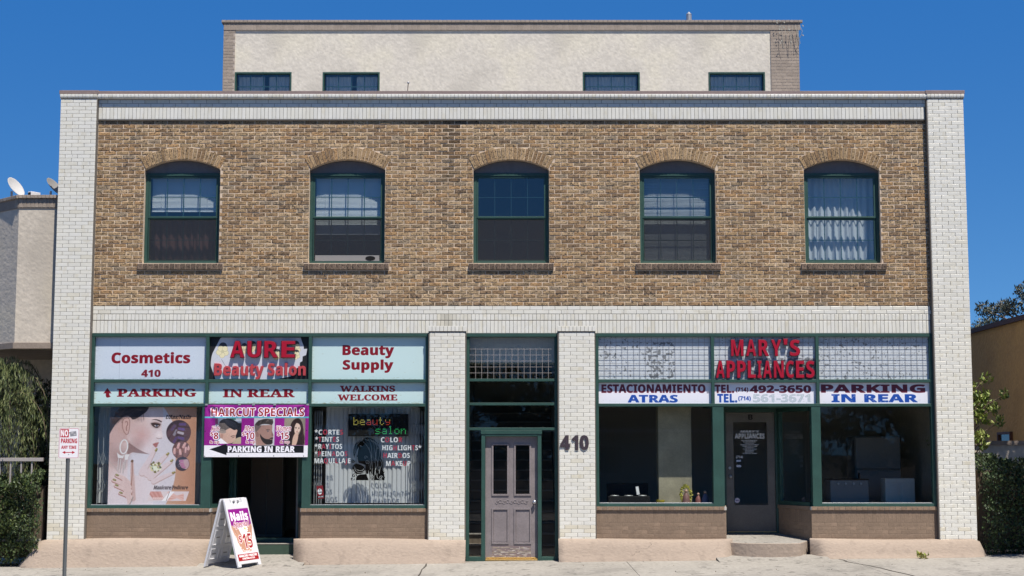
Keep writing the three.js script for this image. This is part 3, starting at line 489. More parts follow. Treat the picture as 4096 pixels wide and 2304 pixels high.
  for (let i = 0; i < 15; i++) { part('riser', bx(-0.77, 0.77, i * 0.185, (i + 1) * 0.185 - 0.03, -1.5 - i * 0.25, -1.2 - i * 0.25), M.floorIn, stairs); part('tread', rbx(-0.77, 0.77, (i + 1) * 0.185 - 0.03, (i + 1) * 0.185, -1.5 - i * 0.25, -1.17 - i * 0.25, 0.008), M.tread, stairs); }
}
// ------------------------------------------------------------------ upstairs windows
function upperWindow(cx, i) {
  const z = BF - 0.096, y1 = 6.615, w = part('window', ring(cx - WH + 0.002, cx + WH - 0.002, WB, y1, z - 0.08, z, 0.05, 0.05, 0.05), M.green, shop);
  const tp = new THREE.Shape(); tp.moveTo(cx - WH + 0.003, y1); tp.lineTo(cx + WH - 0.003, y1); tp.lineTo(cx + WH - 0.003, SPR - 0.002); const a = Math.asin((WH - 0.003) / AR); tp.absarc(cx, ACY, AR - 0.003, Math.PI / 2 - a, Math.PI / 2 + a, false);
  const tg = new THREE.ExtrudeGeometry(tp, { depth: 0.06, bevelEnabled: false, curveSegments: 20 }); tg.translate(0, 0, z - 0.07); part('arch_panel', muv(tg), M.tymp, w);
  const xa = cx - WH + 0.052, xb = cx + WH - 0.052, mid = 5.84;
  part('sash', ring(xa, xb, mid - 0.012, y1 - 0.052, z - 0.045, z - 0.012, 0.034, 0.034, 0.03), M.green, w); pane(xa + 0.034, xb - 0.034, mid + 0.018, y1 - 0.086, z - 0.03, w, M.glass2);
  part('sash', ring(xa, xb, WB + 0.052, mid - 0.014, z - 0.078, z - 0.03, 0.034, 0.03, 0.034), M.green, w); pane(xa + 0.034, xb - 0.034, WB + 0.086, mid - 0.044, z - 0.055, w, M.glass2);
  const bars = (y0, yy, zz, ny, q = 0.007) => { for (let k = 1; k < 4; k++) { const x = mix(xa + 0.034, xb - 0.034, k / 4); part('muntin', bx(x - q, x + q, y0, yy, zz - 0.006, zz + 0.004), M.green, w); } for (let k = 1; k < ny; k++) { const y = mix(y0, yy, k / ny); part('muntin', bx(xa + 0.034, xb - 0.034, y - q, y + q, zz - 0.007, zz + 0.003), M.green, w); } };
  bars(mid + 0.018, y1 - 0.086, z - 0.042, 2, i === 2 ? 0.004 : i === 3 ? 0.005 : 0.008); bars(WB + 0.086, mid - 0.044, z - 0.067, 2);
  if (i < 4) { const g = new THREE.PlaneGeometry(xb - xa - 0.03, mid - WB - 0.09); g.translate(cx, (mid + WB) / 2 + 0.012, z - 0.022); part('insect_screen', g, M.screen, w); part('screen_frame', ring(xa + 0.008, xb - 0.008, WB + 0.052, mid - 0.016, z - 0.026, z - 0.018, 0.014), M.green, w); }
  part('cement_bed', bx(cx - WH + 0.002, cx + WH - 0.002, WB - 0.004, WB + 0.012, z, BF + 0.002), M.mortar, w);
}
wins.forEach(upperWindow);
// furnishings behind the upstairs glass
function wavy(x0, x1, y0, y1, z, amp, waves, seed, sag = 0) { const g = new THREE.PlaneGeometry(x1 - x0, y1 - y0, 90, 8), p = g.attributes.position, r = rng(seed), ph = r() * 6; for (let i = 0; i < p.count; i++) { const u = (p.getX(i) - 0) / (x1 - x0) + 0.5, v = p.getY(i) / (y1 - y0) + 0.5; p.setZ(i, amp * Math.sin(u * waves * 6.283 + ph + 0.5 * Math.sin(u * 9 + v * 2)) * (0.6 + 0.4 * (1 - v))); if (sag && v < 0.01) p.setY(i, p.getY(i) + sag * Math.abs(Math.sin(u * waves * 3.14))); } g.translate((x0 + x1) / 2, (y0 + y1) / 2, z); g.computeVertexNormals(); return g; }
function blind(cx, yTop, yBot, label, tilt, wobble = 0) {
  const b = thing('window_blind', label, 'blind', [cx, yBot, -0.31], 0, 'horizontal blinds behind the upstairs windows'), W = 1.12, g = new THREE.BoxGeometry(W, 0.0012, 0.025), r = rng(Math.round(cx * 10) + 40);
  part('head_rail', bx(-W / 2, W / 2, yTop - yBot, yTop - yBot + 0.03, -0.015, 0.015), M.blind, b);
  for (let y = 0.02; y < yTop - yBot; y += 0.021) { const m = part('slat', g, M.blind, b); m.position.set(0, y, 0); m.rotation.x = tilt + (r() - 0.5) * 0.1; m.rotation.z = (r() - 0.5) * wobble; }
  part('bottom_rail', bx(-W / 2, W / 2, 0, 0.014, -0.012, 0.012), M.blind, b);
  for (const x of [-0.4, 0, 0.4]) part('cord', bx(x - 0.0015, x + 0.0015, 0, yTop - yBot, 0.013, 0.015), M.blind, b);
}
blind(wins[0], 6.56, 5.95, 'half raised white blind behind the leftmost upstairs window', 1.15, 0.004);
blind(wins[1], 6.56, 5.55, 'long white blind in the second upstairs window from the left', 1.2, 0.004);
blind(wins[3], 6.56, 5.1, 'white slatted blind in the fourth upstairs window from the left', 0.7, 0.006);
solo('curtain', wavy(wins[0] - 0.55, wins[0] + 0.55, 5.1, 5.86, -0.46, 0.02, 9, 4), M.drape, 'dark reddish curtain behind the lower leftmost upstairs window', 'curtain');
solo('curtain', wavy(wins[4] - 0.62, wins[4] + 0.62, 5.04, 6.56, -0.4, 0.022, 11, 6), M.curtain, 'white pleated curtain filling the rightmost upstairs window', 'curtain');
{
  const u = thing('window_fan', 'white window vent panel with dark oval outlet in an upstairs window', 'vent', [wins[1], 5.075, -0.2]);
  part('panel', rbx(-0.555, 0.555, 0, 0.1, -0.02, 0.0, 0.004), M.grey, u);
  const s = new THREE.Shape(); s.absellipse(0.4, 0.05, 0.085, 0.04, 0, 6.283); const g = new THREE.ExtrudeGeometry(s, { depth: 0.006, bevelEnabled: false }); g.translate(0, 0, -0.002); part('outlet', g, M.black, u);
}
// ------------------------------------------------------------------ sign panels over the shop windows
function peelNoise(u, v, s) { return fb(u, v, 12, 8, s, 5); }
function panelThing(name, label, x0, x1, y0, y1, w, h, draw, o = {}) {
  const g = new THREE.BoxGeometry(x1 - x0, y1 - y0, 0.02), t = thing(name, label, 'sign', [(x0 + x1) / 2, y0, -0.152], 0, o.group);
  g.translate(0, (y1 - y0) / 2, 0);
  const face = new THREE.MeshPhysicalMaterial({ map: canvasTex(w, h, draw), roughness: o.rough ?? 0.35 });
  const m = sh(new THREE.Mesh(g, [M.white, M.white, M.white, M.white, face, M.white])); m.name = 'panel'; t.add(m);
  return t;
}
function grime(c, w, h, seed, col = '120,90,40', n = 260) { const r = rng(seed); for (let i = 0; i < n; i++) { const e = r(); let x = r() * w, y = r() * h; if (e < 0.6) y = h - Math.abs(r() * r() * 26); else if (e < 0.85) x = r() < 0.5 ? r() * r() * 16 : w - r() * r() * 16; c.fillStyle = `rgba(${col},${0.04 + r() * 0.16})`; c.beginPath(); c.ellipse(x, y, 2 + r() * 16, 1 + r() * 3, 0, 0, 7); c.fill(); } }
const R1 = [3.031, 3.756], R2 = [2.619, 2.975];
const colsA = [[-7.129, -5.228], [-5.172, -3.474], [-3.418, -1.479]], colsB = [[1.479, 3.398], [3.454, 5.186], [5.242, 7.129]];
const TEAL = '#c3dcdc', MAROON = '#82101f';
panelThing('sign_panel', 'pale blue sign reading Cosmetics 410 over the nail poster window', ...colsA[0], ...R1, 1024, 390, (c, w, h) => {
  c.fillStyle = '#c6d2de'; c.fillRect(0, 0, w, h); const r = rng(3); for (let i = 0; i < 5000; i++) { c.fillStyle = r() < 0.5 ? 'rgba(255,255,255,.12)' : 'rgba(120,130,150,.09)'; c.fillRect(r() * w, r() * h, 1 + r() * 3, 2 + r() * 9); }
  c.fillStyle = 'rgba(80,90,110,.5)'; c.fillRect(222, 0, 2, h);
  put(c, 'Cosmetics', 150, 140, 872, 240, MAROON); put(c, '410', 428, 303, 602, 366, '#7a1526');
  grime(c, w, h, 12, '90,95,110');
});
panelThing('sign_panel', 'weathered silver sign panel with dark peeled edges behind red letters', ...colsA[1], ...R1, 1024, 438, (c, w, h) => {
  c.fillStyle = '#17181b'; c.fillRect(0, 0, w, h);
  const r = rng(14); c.fillStyle = '#c9cdd6'; c.beginPath(); c.moveTo(60, h - 10); c.lineTo(12, 300); c.quadraticCurveTo(8, 220, 30, 160); c.lineTo(105, 10); c.lineTo(120, 4); c.lineTo(w - 90, 4); for (const [x, y] of [[944, 40], [962, 86], [968, 120], [1000, 120], [985, 180], [955, 200], [950, 250], [930, 260], [925, 300], [860, 340], [840, 400], [700, 425], [540, 432], [300, 428], [60, 428]]) c.lineTo(x + r() * 8, y + r() * 8); c.fill();
  for (let i = 0; i < 1500; i++) { c.fillStyle = `rgba(${r() < 0.5 ? '90,95,105' : '235,238,245'},${0.05 + r() * 0.2})`; c.fillRect(30 + r() * 900, r() * h, 1 + r() * 3, 2 + r() * 12); }
  const flower = (x, y, s) => { c.fillStyle = '#3d4048'; c.beginPath(); c.arc(x + 4, y - 42 * s, 34 * s, 0, 7); c.fill(); for (let i = 0; i < 5; i++) { c.fillStyle = '#e4dcb4'; c.beginPath(); c.arc(x + 30 * s * Math.cos(i * 1.257 + 0.4), y + 30 * s * Math.sin(i * 1.257 + 0.4), 23 * s, 0, 7); c.fill(); c.strokeStyle = '#8f8a70'; c.lineWidth = 2; c.stroke(); } c.fillStyle = '#c9c3a0'; c.beginPath(); c.arc(x, y, 14 * s, 0, 7); c.fill(); };
  flower(130, 150, 1.25); flower(350, 130, 0.9); flower(440, 110, 0.9); flower(690, 190, 0.9); flower(880, 120, 1.1); flower(890, 190, 0.8);
  c.strokeStyle = '#6d7078'; c.lineWidth = 4; c.beginPath(); c.moveTo(120, 230); c.lineTo(170, 310); c.stroke();
}, { rough: 0.5 });
panelThing('sign_panel', 'pale teal sign reading Beauty Supply over the salon window', ...colsA[2], ...R1, 1024, 383, (c, w, h) => { c.fillStyle = TEAL; c.fillRect(0, 0, w, h); put(c, 'Beauty', 275, 75, 735, 190, MAROON); put(c, 'Supply', 278, 205, 730, 320, MAROON); grime(c, w, h, 31, '130,110,70', 120); });
panelThing('sign_panel', 'teal sign with red arrow reading PARKING above the nail poster', ...colsA[0], ...R2, 1024, 192, (c, w, h) => {
  c.fillStyle = TEAL; c.fillRect(0, 0, w, h); put(c, 'PARKING', 210, 56, 935, 128, MAROON, { font: 'bold 100px serif' });
  c.fillStyle = MAROON; c.beginPath(); c.moveTo(118, 48); c.lineTo(158, 100); c.lineTo(136, 98); c.quadraticCurveTo(136, 120, 152, 126); c.quadraticCurveTo(134, 138, 118, 138); c.quadraticCurveTo(100, 130, 106, 98); c.lineTo(82, 100); c.fill(); grime(c, w, h, 17);
});
panelThing('sign_panel', 'teal sign reading IN REAR above the purple banner', ...colsA[1], ...R2, 1024, 215, (c, w, h) => { c.fillStyle = TEAL; c.fillRect(0, 0, w, h); put(c, 'IN REAR', 145, 68, 880, 148, MAROON, { font: 'bold 100px serif' }); grime(c, w, h, 18); });
panelThing('sign_panel', 'teal sign reading WALKINS WELCOME over the salon window', ...colsA[2], ...R2, 1024, 188, (c, w, h) => { c.fillStyle = TEAL; c.fillRect(0, 0, w, h); put(c, 'WALKINS', 255, 28, 750, 82, MAROON, { font: 'bold 100px serif' }); put(c, 'WELCOME', 235, 108, 770, 160, MAROON, { font: 'bold 100px serif' }); grime(c, w, h, 19); });
// painted glass with wire grid over the appliance shop
function peel(seed, dense) {
  return (c, w, h) => {
    const im = c.createImageData(w, h), d = im.data;
    for (let y = 0; y < h; y++) for (let x = 0; x < w; x++) {
      const u = x / w, v = y / h, cr = Math.abs(fb(u, v, 26, 12, seed, 3) - 0.5), ch = fb(u, v, 46, 20, seed + 9, 4), k = dense(u, v); let b = 206 + 22 * (fb(u, v, 60, 30, seed + 4, 3) - 0.5);
      if (cr < 0.01 * k[0]) b = 128; else if (cr < 0.026 * k[0]) b += 16;
      if (ch > k[1]) b = 112 + 24 * hash(x, y, 3);
      const o = (y * w + x) * 4; d[o] = b * 0.95; d[o + 1] = b * 0.985; d[o + 2] = b * 1.01; d[o + 3] = 255;
    }
    c.putImageData(im, 0, 0);
  };
}
for (const [i, lab, seed, dn] of [[0, 'flaking white painted glass with wire grid above ESTACIONAMIENTO', 200, (u, v) => [u < 0.68 ? 1 : 0.05, u > 0.4 && u < 0.68 && v > 0.12 ? 0.53 + 0.1 * Math.abs(u - 0.56) * 5 : u < 0.4 ? 0.69 : 0.95]], [1, 'white backing panel with wire grid behind large red letters', 230, (u, v) => [0.1, u > 0.35 && v > 0.5 ? 0.44 : 0.72]], [2, 'cracked white painted glass with wire grid beside the right pillar', 260, (u, v) => [u < 0.92 ? 1.6 : 0.3, u < 0.6 ? 0.68 : 0.76]]]) {
  const [a, b] = colsB[i], t = panelThing('transom_panel', lab, a, b, ...R1, 800, 300, peel(seed, dn), { rough: 0.6 });
  const g = wireGrid(a, b, R1[0], R1[1], -0.128, i === 1 ? 17 : 19, 8, 0.002); g.translate(-(a + b) / 2, -R1[0], 0.152); part('wire_grid', g, M.lead, t).userData.kind = 'stuff';
}
const BLUE = '#1e4ea8', MAR2 = '#6d2436';
const wall2 = (c, w, h, seed) => { c.fillStyle = '#e9e9f2'; c.fillRect(0, 0, w, h); const r = rng(seed); for (let i = 0; i < 60; i++) { c.fillStyle = `rgba(60,60,70,${0.1 + 0.4 * r()})`; c.fillRect(r() * w, h - r() * r() * 60, 1 + r() * 8, 1 + r() * 2); } };
const cracks = (c, x0, x1, y0, y1, n, seed) => { const r = rng(seed); c.strokeStyle = 'rgba(235,235,245,.85)'; c.lineWidth = 1.6; for (let i = 0; i < n; i++) { c.beginPath(); let x = mix(x0, x1, r()), y = mix(y0, y1, r()); c.moveTo(x, y); for (let k = 0; k < 4; k++) { x += (r() - 0.5) * 36; y += (r() - 0.3) * 22; c.lineTo(x, y); } c.stroke(); } };
panelThing('sign_panel', 'white sign reading ESTACIONAMIENTO ATRAS in maroon and blue', ...colsB[0], ...R2, 1024, 190, (c, w, h) => { wall2(c, w, h, 41); put(c, 'ESTACIONAMIENTO', 28, 16, 972, 92, MAR2); put(c, 'ATRAS', 268, 112, 718, 180, BLUE); cracks(c, 268, 718, 112, 180, 9, 2); c.fillStyle = 'rgba(60,60,80,.5)'; c.fillRect(985, 80, 24, 18); });
panelThing('sign_panel', 'white sign with two telephone lines over the shop door', ...colsB[1], ...R2, 1024, 210, (c, w, h) => {
  wall2(c, w, h, 42); put(c, 'TEL.', 8, 22, 198, 102, MAR2); put(c, '(714)', 218, 50, 342, 98, MAR2); put(c, '492-3650', 362, 28, 975, 102, MAR2);
  put(c, 'TEL.', 32, 114, 228, 198, BLUE); put(c, '(714)', 242, 138, 366, 186, BLUE); c.globalAlpha = 0.4; put(c, '561-3671', 392, 116, 965, 196, '#8fa3aa'); c.globalAlpha = 1; const r = rng(5); for (let i = 0; i < 420; i++) { c.fillStyle = r() < 0.6 ? 'rgba(233,233,242,.5)' : 'rgba(130,150,156,.3)'; c.fillRect(390 + r() * 580, 112 + r() * 86, 2 + r() * 16, 1 + r() * 3); }
});
panelThing('sign_panel', 'white sign reading PARKING IN REAR beside the right pillar', ...colsB[2], ...R2, 1024, 193, (c, w, h) => { wall2(c, w, h, 43); put(c, 'PARKING', 24, 18, 980, 92, MAR2, { font: 'bold 100px sans-serif' }); put(c, 'IN REAR', 118, 108, 908, 180, BLUE); cracks(c, 118, 908, 108, 180, 14, 7); });
// raised letters
function wordLetters(str, x0, x1, y0, cap, z, depth, bevel, each) {     // letters on one baseline, the word as wide as x0..x1
  const R0 = font.data.resolution, adv = [...str].map((ch) => (font.data.glyphs[ch] || font.data.glyphs['?']).ha / R0), tot = adv.reduce((a, b) => a + b, 0), k = (x1 - x0) / tot, ky = cap / 0.99; let x = 0;
  [...str].forEach((ch, i) => { if (ch !== ' ') { const g = new TextGeometry(ch, { font, size: 1, depth: 0.2, curveSegments: 5, bevelEnabled: bevel > 0, bevelSize: bevel, bevelThickness: bevel, bevelSegments: 2 }); g.scale(k, ky, depth / (0.2 + 2 * bevel)); g.translate(x0 + x * k, y0, z); each(ch, i, g); } x += adv[i]; });
}
function letterSign(name, label, str, x0, x1, y0, y1, z, depth, mat, widths) {
  const t = thing(name, label, 'sign', [(x0 + x1) / 2, y0, z]);
  const tot = widths.reduce((a, b) => a + b, 0); let x = -(x1 - x0) / 2;
  [...str].forEach((ch, i) => { const w = (widths[i] / tot) * (x1 - x0); if (ch !== ' ') { const gap = 0.07 * w, hi = ch === "'" ? [0.66 * (y1 - y0), 1.05 * (y1 - y0)] : [0, y1 - y0]; const m = part('letter', letters(ch, x + gap, x + w - gap, hi[0], hi[1], 0, depth, 0.034), mat, t); } x += w; });
  return t;
}
letterSign('raised_lettering', 'tall glossy red raised letters on the silver salon sign', 'AURE', -4.84, -3.68, 3.395, 3.69, -0.138, 0.062, [M.redGloss, M.redSide], [1.05, 1.05, 1.05, 1.05]);
{ const t = thing('raised_lettering', 'salmon red raised words Beauty Salon below the tall red letters', 'sign', [-4.31, 3.1, -0.139]); wordLetters('Beauty Salon', -0.8, 0.8, 0.0, 0.2, 0, 0.028, 0.022, (ch, i, g) => part('letter', g, M.redMatte, t)); }
letterSign('raised_lettering', 'upper row of bold red block letters over the shop door', "MARY'S", 3.72, 4.94, 3.422, 3.712, -0.122, 0.055, [M.redGloss, M.redSide], [1.25, 1.05, 1.05, 1.05, 0.5, 1.05]);
letterSign('raised_lettering', 'lower row reading APPLIANCES in bold red block letters', 'APPLIANCES', 3.462, 5.178, 3.048, 3.352, -0.12, 0.055, [M.redGloss, M.redSide], [1, 1, 1, 0.95, 0.5, 1, 1.15, 0.95, 0.95, 1]);
letterSign('house_number', 'dark raised street number 410 on the white brick pier', '410', 0.8, 1.312, 1.832, 2.082, 0.002, 0.016, M.numeral, [1.1, 0.75, 1]);
// ------------------------------------------------------------------ printed nail poster
function finger(c, pts, w0, w1, col) { c.fillStyle = col; c.lineCap = 'round'; c.strokeStyle = col; const n = 40; for (let i = 0; i <= n; i++) { const t = i / n, k = t * (pts.length - 1), a = Math.min(pts.length - 2, Math.floor(k)), f = k - a, x = mix(pts[a][0], pts[a + 1][0], f), y = mix(pts[a][1], pts[a + 1][1], f); c.beginPath(); c.arc(x, y, mix(w0, w1, t) / 2, 0, 7); c.fill(); } }
function nail(c, x, y, l, w, ang, col) { c.save(); c.translate(x, y); c.rotate(ang); c.fillStyle = col; c.beginPath(); c.moveTo(-l / 2, -w / 2); c.lineTo(l / 2, -w / 2 * 0.85); c.quadraticCurveTo(l / 2 + w * 0.3, 0, l / 2, w / 2 * 0.85); c.lineTo(-l / 2, w / 2); c.quadraticCurveTo(-l / 2 - w * 0.35, 0, -l / 2, -w / 2); c.fill(); c.restore(); }
{
  const map = canvasTex(1055, 1185, (c, w, h) => {
    c.translate(-90, -90);
    const lin = (x0, y0, x1, y1, ...st) => { const g = c.createLinearGradient(x0, y0, x1, y1); st.forEach(([t, k]) => g.addColorStop(t, k)); return g; };
    const rad = (x, y, r, a, b) => { const g = c.createRadialGradient(x, y, 0, x, y, r); g.addColorStop(0, a); g.addColorStop(1, b); c.fillStyle = g; c.beginPath(); c.arc(x, y, r, 0, 7); c.fill(); };
    c.fillStyle = '#dbd2da'; c.fillRect(90, 90, w, h);
    c.fillStyle = lin(830, 0, 1145, 0, [0, '#c99d86'], [0.6, '#c58f72'], [1, '#b98569']); c.beginPath(); c.moveTo(740, 90); c.lineTo(1145, 90); c.lineTo(1145, 1275); c.lineTo(790, 1275); c.quadraticCurveTo(900, 1050, 905, 860); c.quadraticCurveTo(900, 500, 870, 300); c.quadraticCurveTo(820, 200, 740, 90); c.fill();
    // neck and shoulder
    c.fillStyle = lin(90, 350, 500, 700, [0, '#a97f76'], [0.5, '#d8b9b4'], [1, '#e3d3d8']); c.beginPath(); c.moveTo(90, 330); c.lineTo(330, 420); c.lineTo(430, 620); c.quadraticCurveTo(330, 640, 320, 760); c.lineTo(330, 1275); c.lineTo(90, 1275); c.fill();
    c.fillStyle = '#cda79f'; c.beginPath(); c.moveTo(90, 260); c.lineTo(340, 180); c.lineTo(380, 520); c.lineTo(90, 520); c.fill();
    rad(210, 700, 170, 'rgba(120,80,72,.55)', 'rgba(120,80,72,0)');
    // face
    c.fillStyle = lin(300, 200, 760, 560, [0, '#cfaba3'], [0.45, '#dfc4c2'], [0.8, '#e6d3d6'], [1, '#dccbd0']); c.beginPath(); c.moveTo(300, 90); c.lineTo(722, 90); c.quadraticCurveTo(752, 180, 730, 262); c.quadraticCurveTo(712, 300, 722, 340); c.quadraticCurveTo(732, 410, 742, 452); c.quadraticCurveTo(742, 478, 700, 474); c.quadraticCurveTo(684, 490, 694, 520); c.quadraticCurveTo(690, 538, 680, 545); c.quadraticCurveTo(684, 568, 664, 584); c.quadraticCurveTo(640, 596, 652, 615); c.quadraticCurveTo(652, 655, 590, 662); c.quadraticCurveTo(470, 640, 400, 560); c.lineTo(300, 470); c.fill();
    rad(480, 440, 150, 'rgba(196,130,120,.5)', 'rgba(196,130,120,0)'); rad(420, 560, 120, 'rgba(150,100,90,.4)', 'rgba(110,68,58,0)'); rad(690, 430, 60, 'rgba(255,240,240,.6)', 'rgba(255,240,240,0)'); rad(600, 180, 130, 'rgba(250,235,238,.5)', 'rgba(250,235,238,0)');
    c.fillStyle = 'rgba(110,68,60,.6)'; c.beginPath(); c.moveTo(330, 520); c.quadraticCurveTo(450, 620, 590, 664); c.quadraticCurveTo(440, 650, 385, 640); c.quadraticCurveTo(330, 640, 325, 700); c.lineTo(300, 600); c.fill();
    // hair
    c.fillStyle = '#2a2024'; c.beginPath(); c.moveTo(90, 90); c.lineTo(560, 90); c.quadraticCurveTo(545, 150, 470, 190); c.quadraticCurveTo(400, 250, 360, 240); c.quadraticCurveTo(300, 160, 240, 215); c.quadraticCurveTo(150, 290, 90, 420); c.fill();
    const r = rng(9); for (let i = 0; i < 260; i++) { c.strokeStyle = ['rgba(90,66,62,.5)', 'rgba(20,14,18,.6)', 'rgba(120,92,84,.35)'][Math.floor(r() * 3)]; c.lineWidth = 1 + r() * 2; const x = 90 + r() * 430, y = 90 + r() * 60; c.beginPath(); c.moveTo(x, y); c.quadraticCurveTo(x - 40 - r() * 60, y + 40, mix(x, 120, 0.6) - 30, y + 90 + r() * 90); if (x < 330 || y < 120) c.stroke(); }
    for (let i = 0; i < 40; i++) { c.strokeStyle = 'rgba(60,42,42,.5)'; c.lineWidth = 1.4; const x = 380 + r() * 120; c.beginPath(); c.moveTo(x, 190 - (x - 380) * 0.4); c.lineTo(x + 14 - r() * 20, 240 + r() * 40); c.stroke(); }
    // ear
    c.fillStyle = '#d3aca4'; c.beginPath(); c.moveTo(255, 240); c.quadraticCurveTo(325, 195, 332, 270); c.quadraticCurveTo(336, 340, 318, 410); c.quadraticCurveTo(300, 440, 272, 400); c.quadraticCurveTo(222, 320, 255, 240); c.fill(); c.strokeStyle = 'rgba(120,70,64,.7)'; c.lineWidth = 7; c.stroke(); c.lineWidth = 9; c.beginPath(); c.moveTo(275, 275); c.quadraticCurveTo(315, 250, 305, 310); c.quadraticCurveTo(280, 330, 300, 380); c.stroke();
    // brow, eye, nose, lips
    c.fillStyle = '#3a2526'; c.beginPath(); c.moveTo(595, 248); c.quadraticCurveTo(660, 222, 724, 266); c.lineTo(716, 278); c.quadraticCurveTo(655, 238, 595, 248); c.fill();
    c.save(); c.shadowColor = '#4d2f2a'; c.shadowBlur = 26; c.fillStyle = 'rgba(90,55,48,.75)'; c.beginPath(); c.moveTo(588, 290); c.quadraticCurveTo(650, 262, 712, 300); c.quadraticCurveTo(690, 340, 660, 344); c.quadraticCurveTo(610, 330, 588, 290); c.fill(); c.restore();
    c.fillStyle = '#cfc6cc'; c.beginPath(); c.moveTo(628, 312); c.quadraticCurveTo(662, 304, 694, 312); c.quadraticCurveTo(672, 332, 652, 330); c.fill(); c.fillStyle = '#39405a'; c.beginPath(); c.arc(662, 318, 11, 0, 7); c.fill(); c.strokeStyle = '#150d0e'; c.lineWidth = 13; c.beginPath(); c.moveTo(592, 292); c.quadraticCurveTo(645, 296, 700, 310); c.stroke(); c.lineWidth = 9; c.beginPath(); c.moveTo(606, 306); c.quadraticCurveTo(636, 342, 678, 338); c.stroke();
    c.strokeStyle = 'rgba(120,76,72,.7)'; c.lineWidth = 6; c.beginPath(); c.moveTo(662, 460); c.quadraticCurveTo(672, 478, 705, 472); c.lineTo(730, 466); c.stroke();
    c.fillStyle = '#b5726f'; c.beginPath(); c.moveTo(618, 540); c.quadraticCurveTo(660, 516, 694, 520); c.quadraticCurveTo(690, 538, 676, 546); c.quadraticCurveTo(682, 566, 660, 582); c.quadraticCurveTo(632, 570, 618, 540); c.fill(); c.strokeStyle = '#7c4347'; c.lineWidth = 4; c.beginPath(); c.moveTo(618, 540); c.lineTo(682, 544); c.stroke();
    // earring and necklace
    c.strokeStyle = '#e9e2e2'; c.lineWidth = 17; c.beginPath(); c.ellipse(268, 572, 46, 84, 0.08, 0, 7); c.stroke(); c.strokeStyle = 'rgba(150,120,110,.6)'; c.lineWidth = 3; c.beginPath(); c.ellipse(268, 572, 55, 93, 0.08, 0, 7); c.stroke(); c.fillStyle = '#e6dede'; c.beginPath(); c.moveTo(186, 640); c.quadraticCurveTo(240, 700, 275, 668); c.lineTo(262, 712); c.lineTo(200, 708); c.fill(); c.beginPath(); c.moveTo(280, 668); c.lineTo(340, 660); c.lineTo(318, 730); c.lineTo(284, 730); c.fill();
    for (const [x, y0, y1] of [[210, 712, 860], [236, 720, 890], [290, 730, 850], [270, 760, 895]]) { c.strokeStyle = '#cfc3c3'; c.lineWidth = 13; c.beginPath(); c.moveTo(x, y0); c.lineTo(x - 8, y1); c.stroke(); c.strokeStyle = 'rgba(110,84,80,.7)'; c.lineWidth = 3; c.beginPath(); c.moveTo(x + 7, y0); c.lineTo(x - 1, y1); c.stroke(); }
    c.strokeStyle = '#b7a5a0'; c.lineWidth = 14; c.setLineDash([5, 4]); c.beginPath(); c.moveTo(90, 745); c.quadraticCurveTo(150, 800, 220, 890); c.stroke(); c.setLineDash([]);
    // raised hand with gold nails, and the wrist
    const skin = '#e2cdd0', dk = '#c39f9b';
    c.fillStyle = lin(330, 0, 720, 0, [0, '#cdaaa6'], [0.25, '#e4d2d6'], [1, '#e8dce2']); c.beginPath(); c.moveTo(372, 740); c.quadraticCurveTo(380, 900, 372, 1000); c.lineTo(390, 1275); c.lineTo(640, 1275); c.quadraticCurveTo(650, 1100, 720, 1000); c.quadraticCurveTo(720, 880, 640, 800); c.quadraticCurveTo(560, 800, 500, 860); c.quadraticCurveTo(440, 960, 400, 900); c.fill();
    for (const [pts, a, b] of [[[[500, 880], [560, 770], [640, 615]], 90, 46], [[[560, 900], [690, 770], [790, 668]], 84, 44], [[[600, 940], [740, 830], [846, 748]], 78, 42], [[[640, 990], [770, 930], [872, 888]], 66, 34]]) { finger(c, pts.map(([x, y]) => [x + 3, y + 7]), a, b, dk); finger(c, pts, a - 5, b - 4, skin); }
    finger(c, [[400, 1200], [385, 1000], [378, 880], [374, 748]], 60, 34, '#d0aeaa'); c.strokeStyle = '#8a5a46'; c.lineWidth = 7; c.beginPath(); c.moveTo(372, 740); c.quadraticCurveTo(384, 900, 372, 1010); c.lineTo(382, 1200); c.stroke(); nail(c, 374, 745, 24, 30, -1.2, '#6d4a2e');
    for (const [x, y, a] of [[664, 610, -1.1], [805, 660, -0.75], [856, 741, -0.7], [882, 885, -0.35]]) { nail(c, x, y, 36, 26, a, '#8b7a38'); nail(c, x - 3, y - 4, 22, 7, a, '#d8cc8a'); nail(c, x + 5, y + 6, 12, 6, a, '#3c3114'); }
    for (let i = 0; i < 70; i++) { const a = r() * 6.28, q = Math.sqrt(r()) * 62; c.fillStyle = ['#d9cf94', '#a8985a', '#f2eed2', '#6f6436', '#bfc4b0', '#586052'][Math.floor(r() * 6)]; c.beginPath(); c.arc(665 + q * Math.cos(a) * 1.1, 818 + q * Math.sin(a), 6 + r() * 9, 0, 7); c.fill(); } c.fillStyle = '#e9ead6'; c.beginPath(); c.moveTo(620, 810); c.lineTo(670, 800); c.lineTo(690, 840); c.lineTo(648, 866); c.fill();
    // lower hand
    for (const [pts, a, b] of [[[[330, 1010], [270, 950], [185, 915]], 74, 42], [[[340, 1060], [270, 1015], [150, 975]], 78, 44], [[[350, 1110], [280, 1075], [180, 1038]], 74, 44], [[[360, 1180], [310, 1150], [235, 1128]], 66, 42]]) { finger(c, pts.map(([x, y]) => [x, y + 9]), a, b, '#a8716a'); finger(c, pts, a - 6, b - 4, '#dfc3c0'); }
    c.fillStyle = '#dcbfbc'; c.beginPath(); c.moveTo(290, 930); c.quadraticCurveTo(360, 1000, 370, 1100); c.lineTo(376, 1275); c.lineTo(330, 1275); c.quadraticCurveTo(330, 1190, 280, 1150); c.fill(); c.strokeStyle = '#9c8d8a'; c.lineWidth = 12; c.beginPath(); c.moveTo(395, 1180); c.quadraticCurveTo(380, 1240, 350, 1275); c.stroke();
